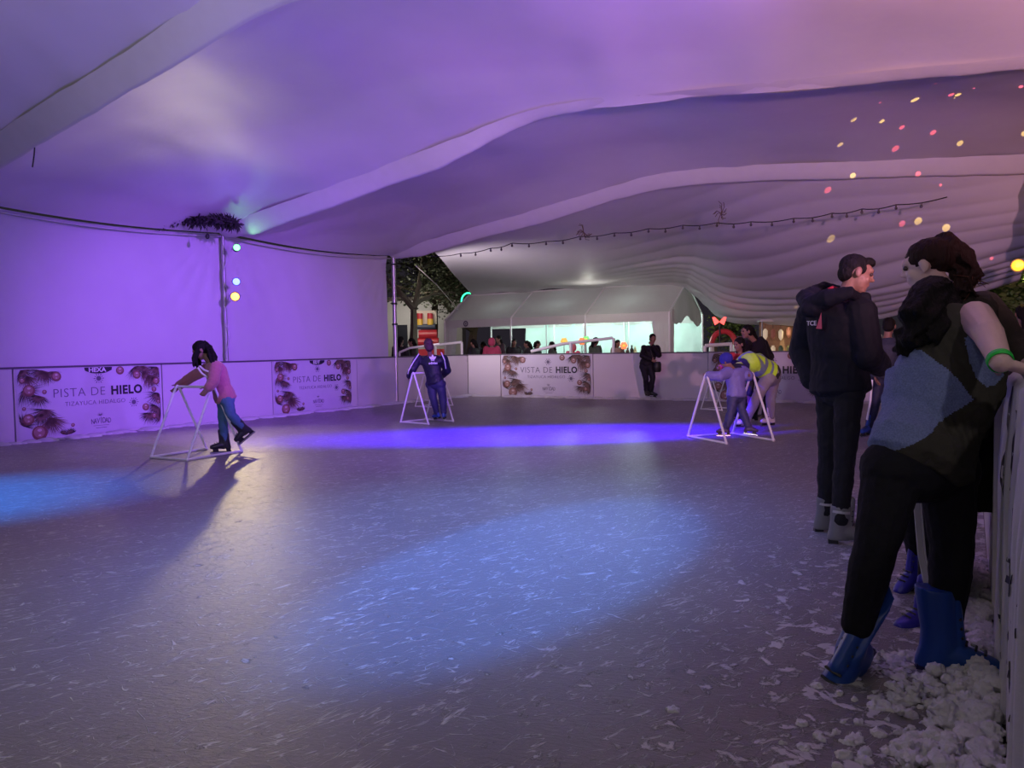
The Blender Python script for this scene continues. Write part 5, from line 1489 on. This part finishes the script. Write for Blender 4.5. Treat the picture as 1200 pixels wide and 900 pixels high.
spectator(630, 401, 24.5, R(-20), 'spectator with big curly black hair, right one of a close pair', black, seed=9)
spectator(648, 402, 24.2, R(160), 'spectator with dark hair above the middle banner', (.05,.05,.05), seed=10)
spectator(672, 405, 23.5, R(100), 'child in a bright pink coat above the right end of the middle banner', (.75,.12,.22), hairm=mat('coral_hat', (.8,.2,.25), .8), hood=True, seed=11)
spectator(698, 397, 22.6, R(30), 'spectator in a grey green coat behind the sloped pipe', (.06,.08,.06), seed=12)
spectator(724, 400, 24.0, R(-60), 'spectator with black hair and pale collar, left of the person in black', (.30,.25,.25), seed=13)
spectator(1199, 360, 10.5, R(75), 'dark figure cut by the right edge below the orange lamp', black, seed=14)

# small goods on a table in the tent: bright balloons/flowers and bottles
def item(name, px, py, Y, label, cat, build, m, group=None):
    c = P(px, py, Y); o = empty(name, c, 0, label, cat, group); 
    build(o, m)
def flower(o, m):
    bm = bmesh.new()
    for i in range(6):
        a = i*math.pi/3; ball(bm, V((.07*math.cos(a), 0, .07*math.sin(a))), (.05,.03,.05), 10, 8)
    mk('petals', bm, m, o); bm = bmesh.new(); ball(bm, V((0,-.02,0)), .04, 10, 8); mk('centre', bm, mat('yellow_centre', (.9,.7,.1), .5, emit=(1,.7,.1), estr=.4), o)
    bm = bmesh.new(); tube(bm, [V((0,.02,0)), V((0,.02,-o.location.z - .06))], .012, 6); mk('stick', bm, M_dark, o)
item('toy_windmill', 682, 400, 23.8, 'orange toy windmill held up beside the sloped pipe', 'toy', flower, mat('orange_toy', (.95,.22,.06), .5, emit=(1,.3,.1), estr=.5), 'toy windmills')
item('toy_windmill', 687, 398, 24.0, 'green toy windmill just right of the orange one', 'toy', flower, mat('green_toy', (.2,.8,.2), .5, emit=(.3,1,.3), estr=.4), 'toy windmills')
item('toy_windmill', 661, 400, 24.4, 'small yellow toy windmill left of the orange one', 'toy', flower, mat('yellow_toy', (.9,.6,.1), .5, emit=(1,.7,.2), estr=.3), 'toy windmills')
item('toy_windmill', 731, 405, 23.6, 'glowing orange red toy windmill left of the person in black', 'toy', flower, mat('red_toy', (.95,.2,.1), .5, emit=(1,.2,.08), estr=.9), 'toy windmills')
t = empty('stall_table', (P(742,420,24.6).x, 24.6, -.06), math.atan2(TD.y, TD.x), 'table with pale cloth inside the small tent, left of the right-hand tent leg', 'table')
bm = bmesh.new(); box(bm, -.9, .9, 0, .6, 1.0, 1.04); mk('tabletop', bm, M_pipe, t)
for sx in (-.85, .85):
    for y in (.05, .55):
        bm = bmesh.new(); tube(bm, [V((sx,y,0)), V((sx,y,1.0))], .02, 6); mk('leg', bm, M_metal, t)
for i, (px, hgt, c_) in enumerate(((741,.34,(.02,.02,.02)), (745,.30,(.75,.7,.4)), (736,.26,(.1,.06,.03)))):
    o = empty('bottle', (P(px,415,24.75).x, 24.85, .98), 0, ['tall dark bottle on the tent table', 'cream bottle on the tent table', 'short brown bottle on the tent table'][i], 'bottle', 'bottles on the tent table')
    bm = bmesh.new(); tube(bm, [V((0,0,0)), V((0,0,hgt*.6)), V((0,0,hgt*.75)), V((0,0,hgt))], [.06,.06,.025,.025], 12); mk('glass', bm, mat('bottle_%d' % i, c_, .3), o)
# ------------------------------------------------------------------ world and view
w = bpy.data.worlds.new('night'); sc.world = w; w.use_nodes = True
w.node_tree.nodes['Background'].inputs[0].default_value = (.10, .085, .12, 1)
w.node_tree.nodes['Background'].inputs[1].default_value = .10
vs_ = sc.view_settings; vs_.view_transform = 'Standard'; vs_.look = 'None'; vs_.gamma = 1; vs_.exposure = 0.75; vs_.use_curve_mapping = False

for n_ in ('black_hair', 'dark_brown_hair', 'black_navy_puffer', 'black_jeans', 'black_sweat_fabric', 'dark_olive_jersey', 'black_jacket', 'black_leggings'):
    MATS[n_].node_tree.nodes['Principled BSDF'].inputs['Specular IOR Level'].default_value = .18
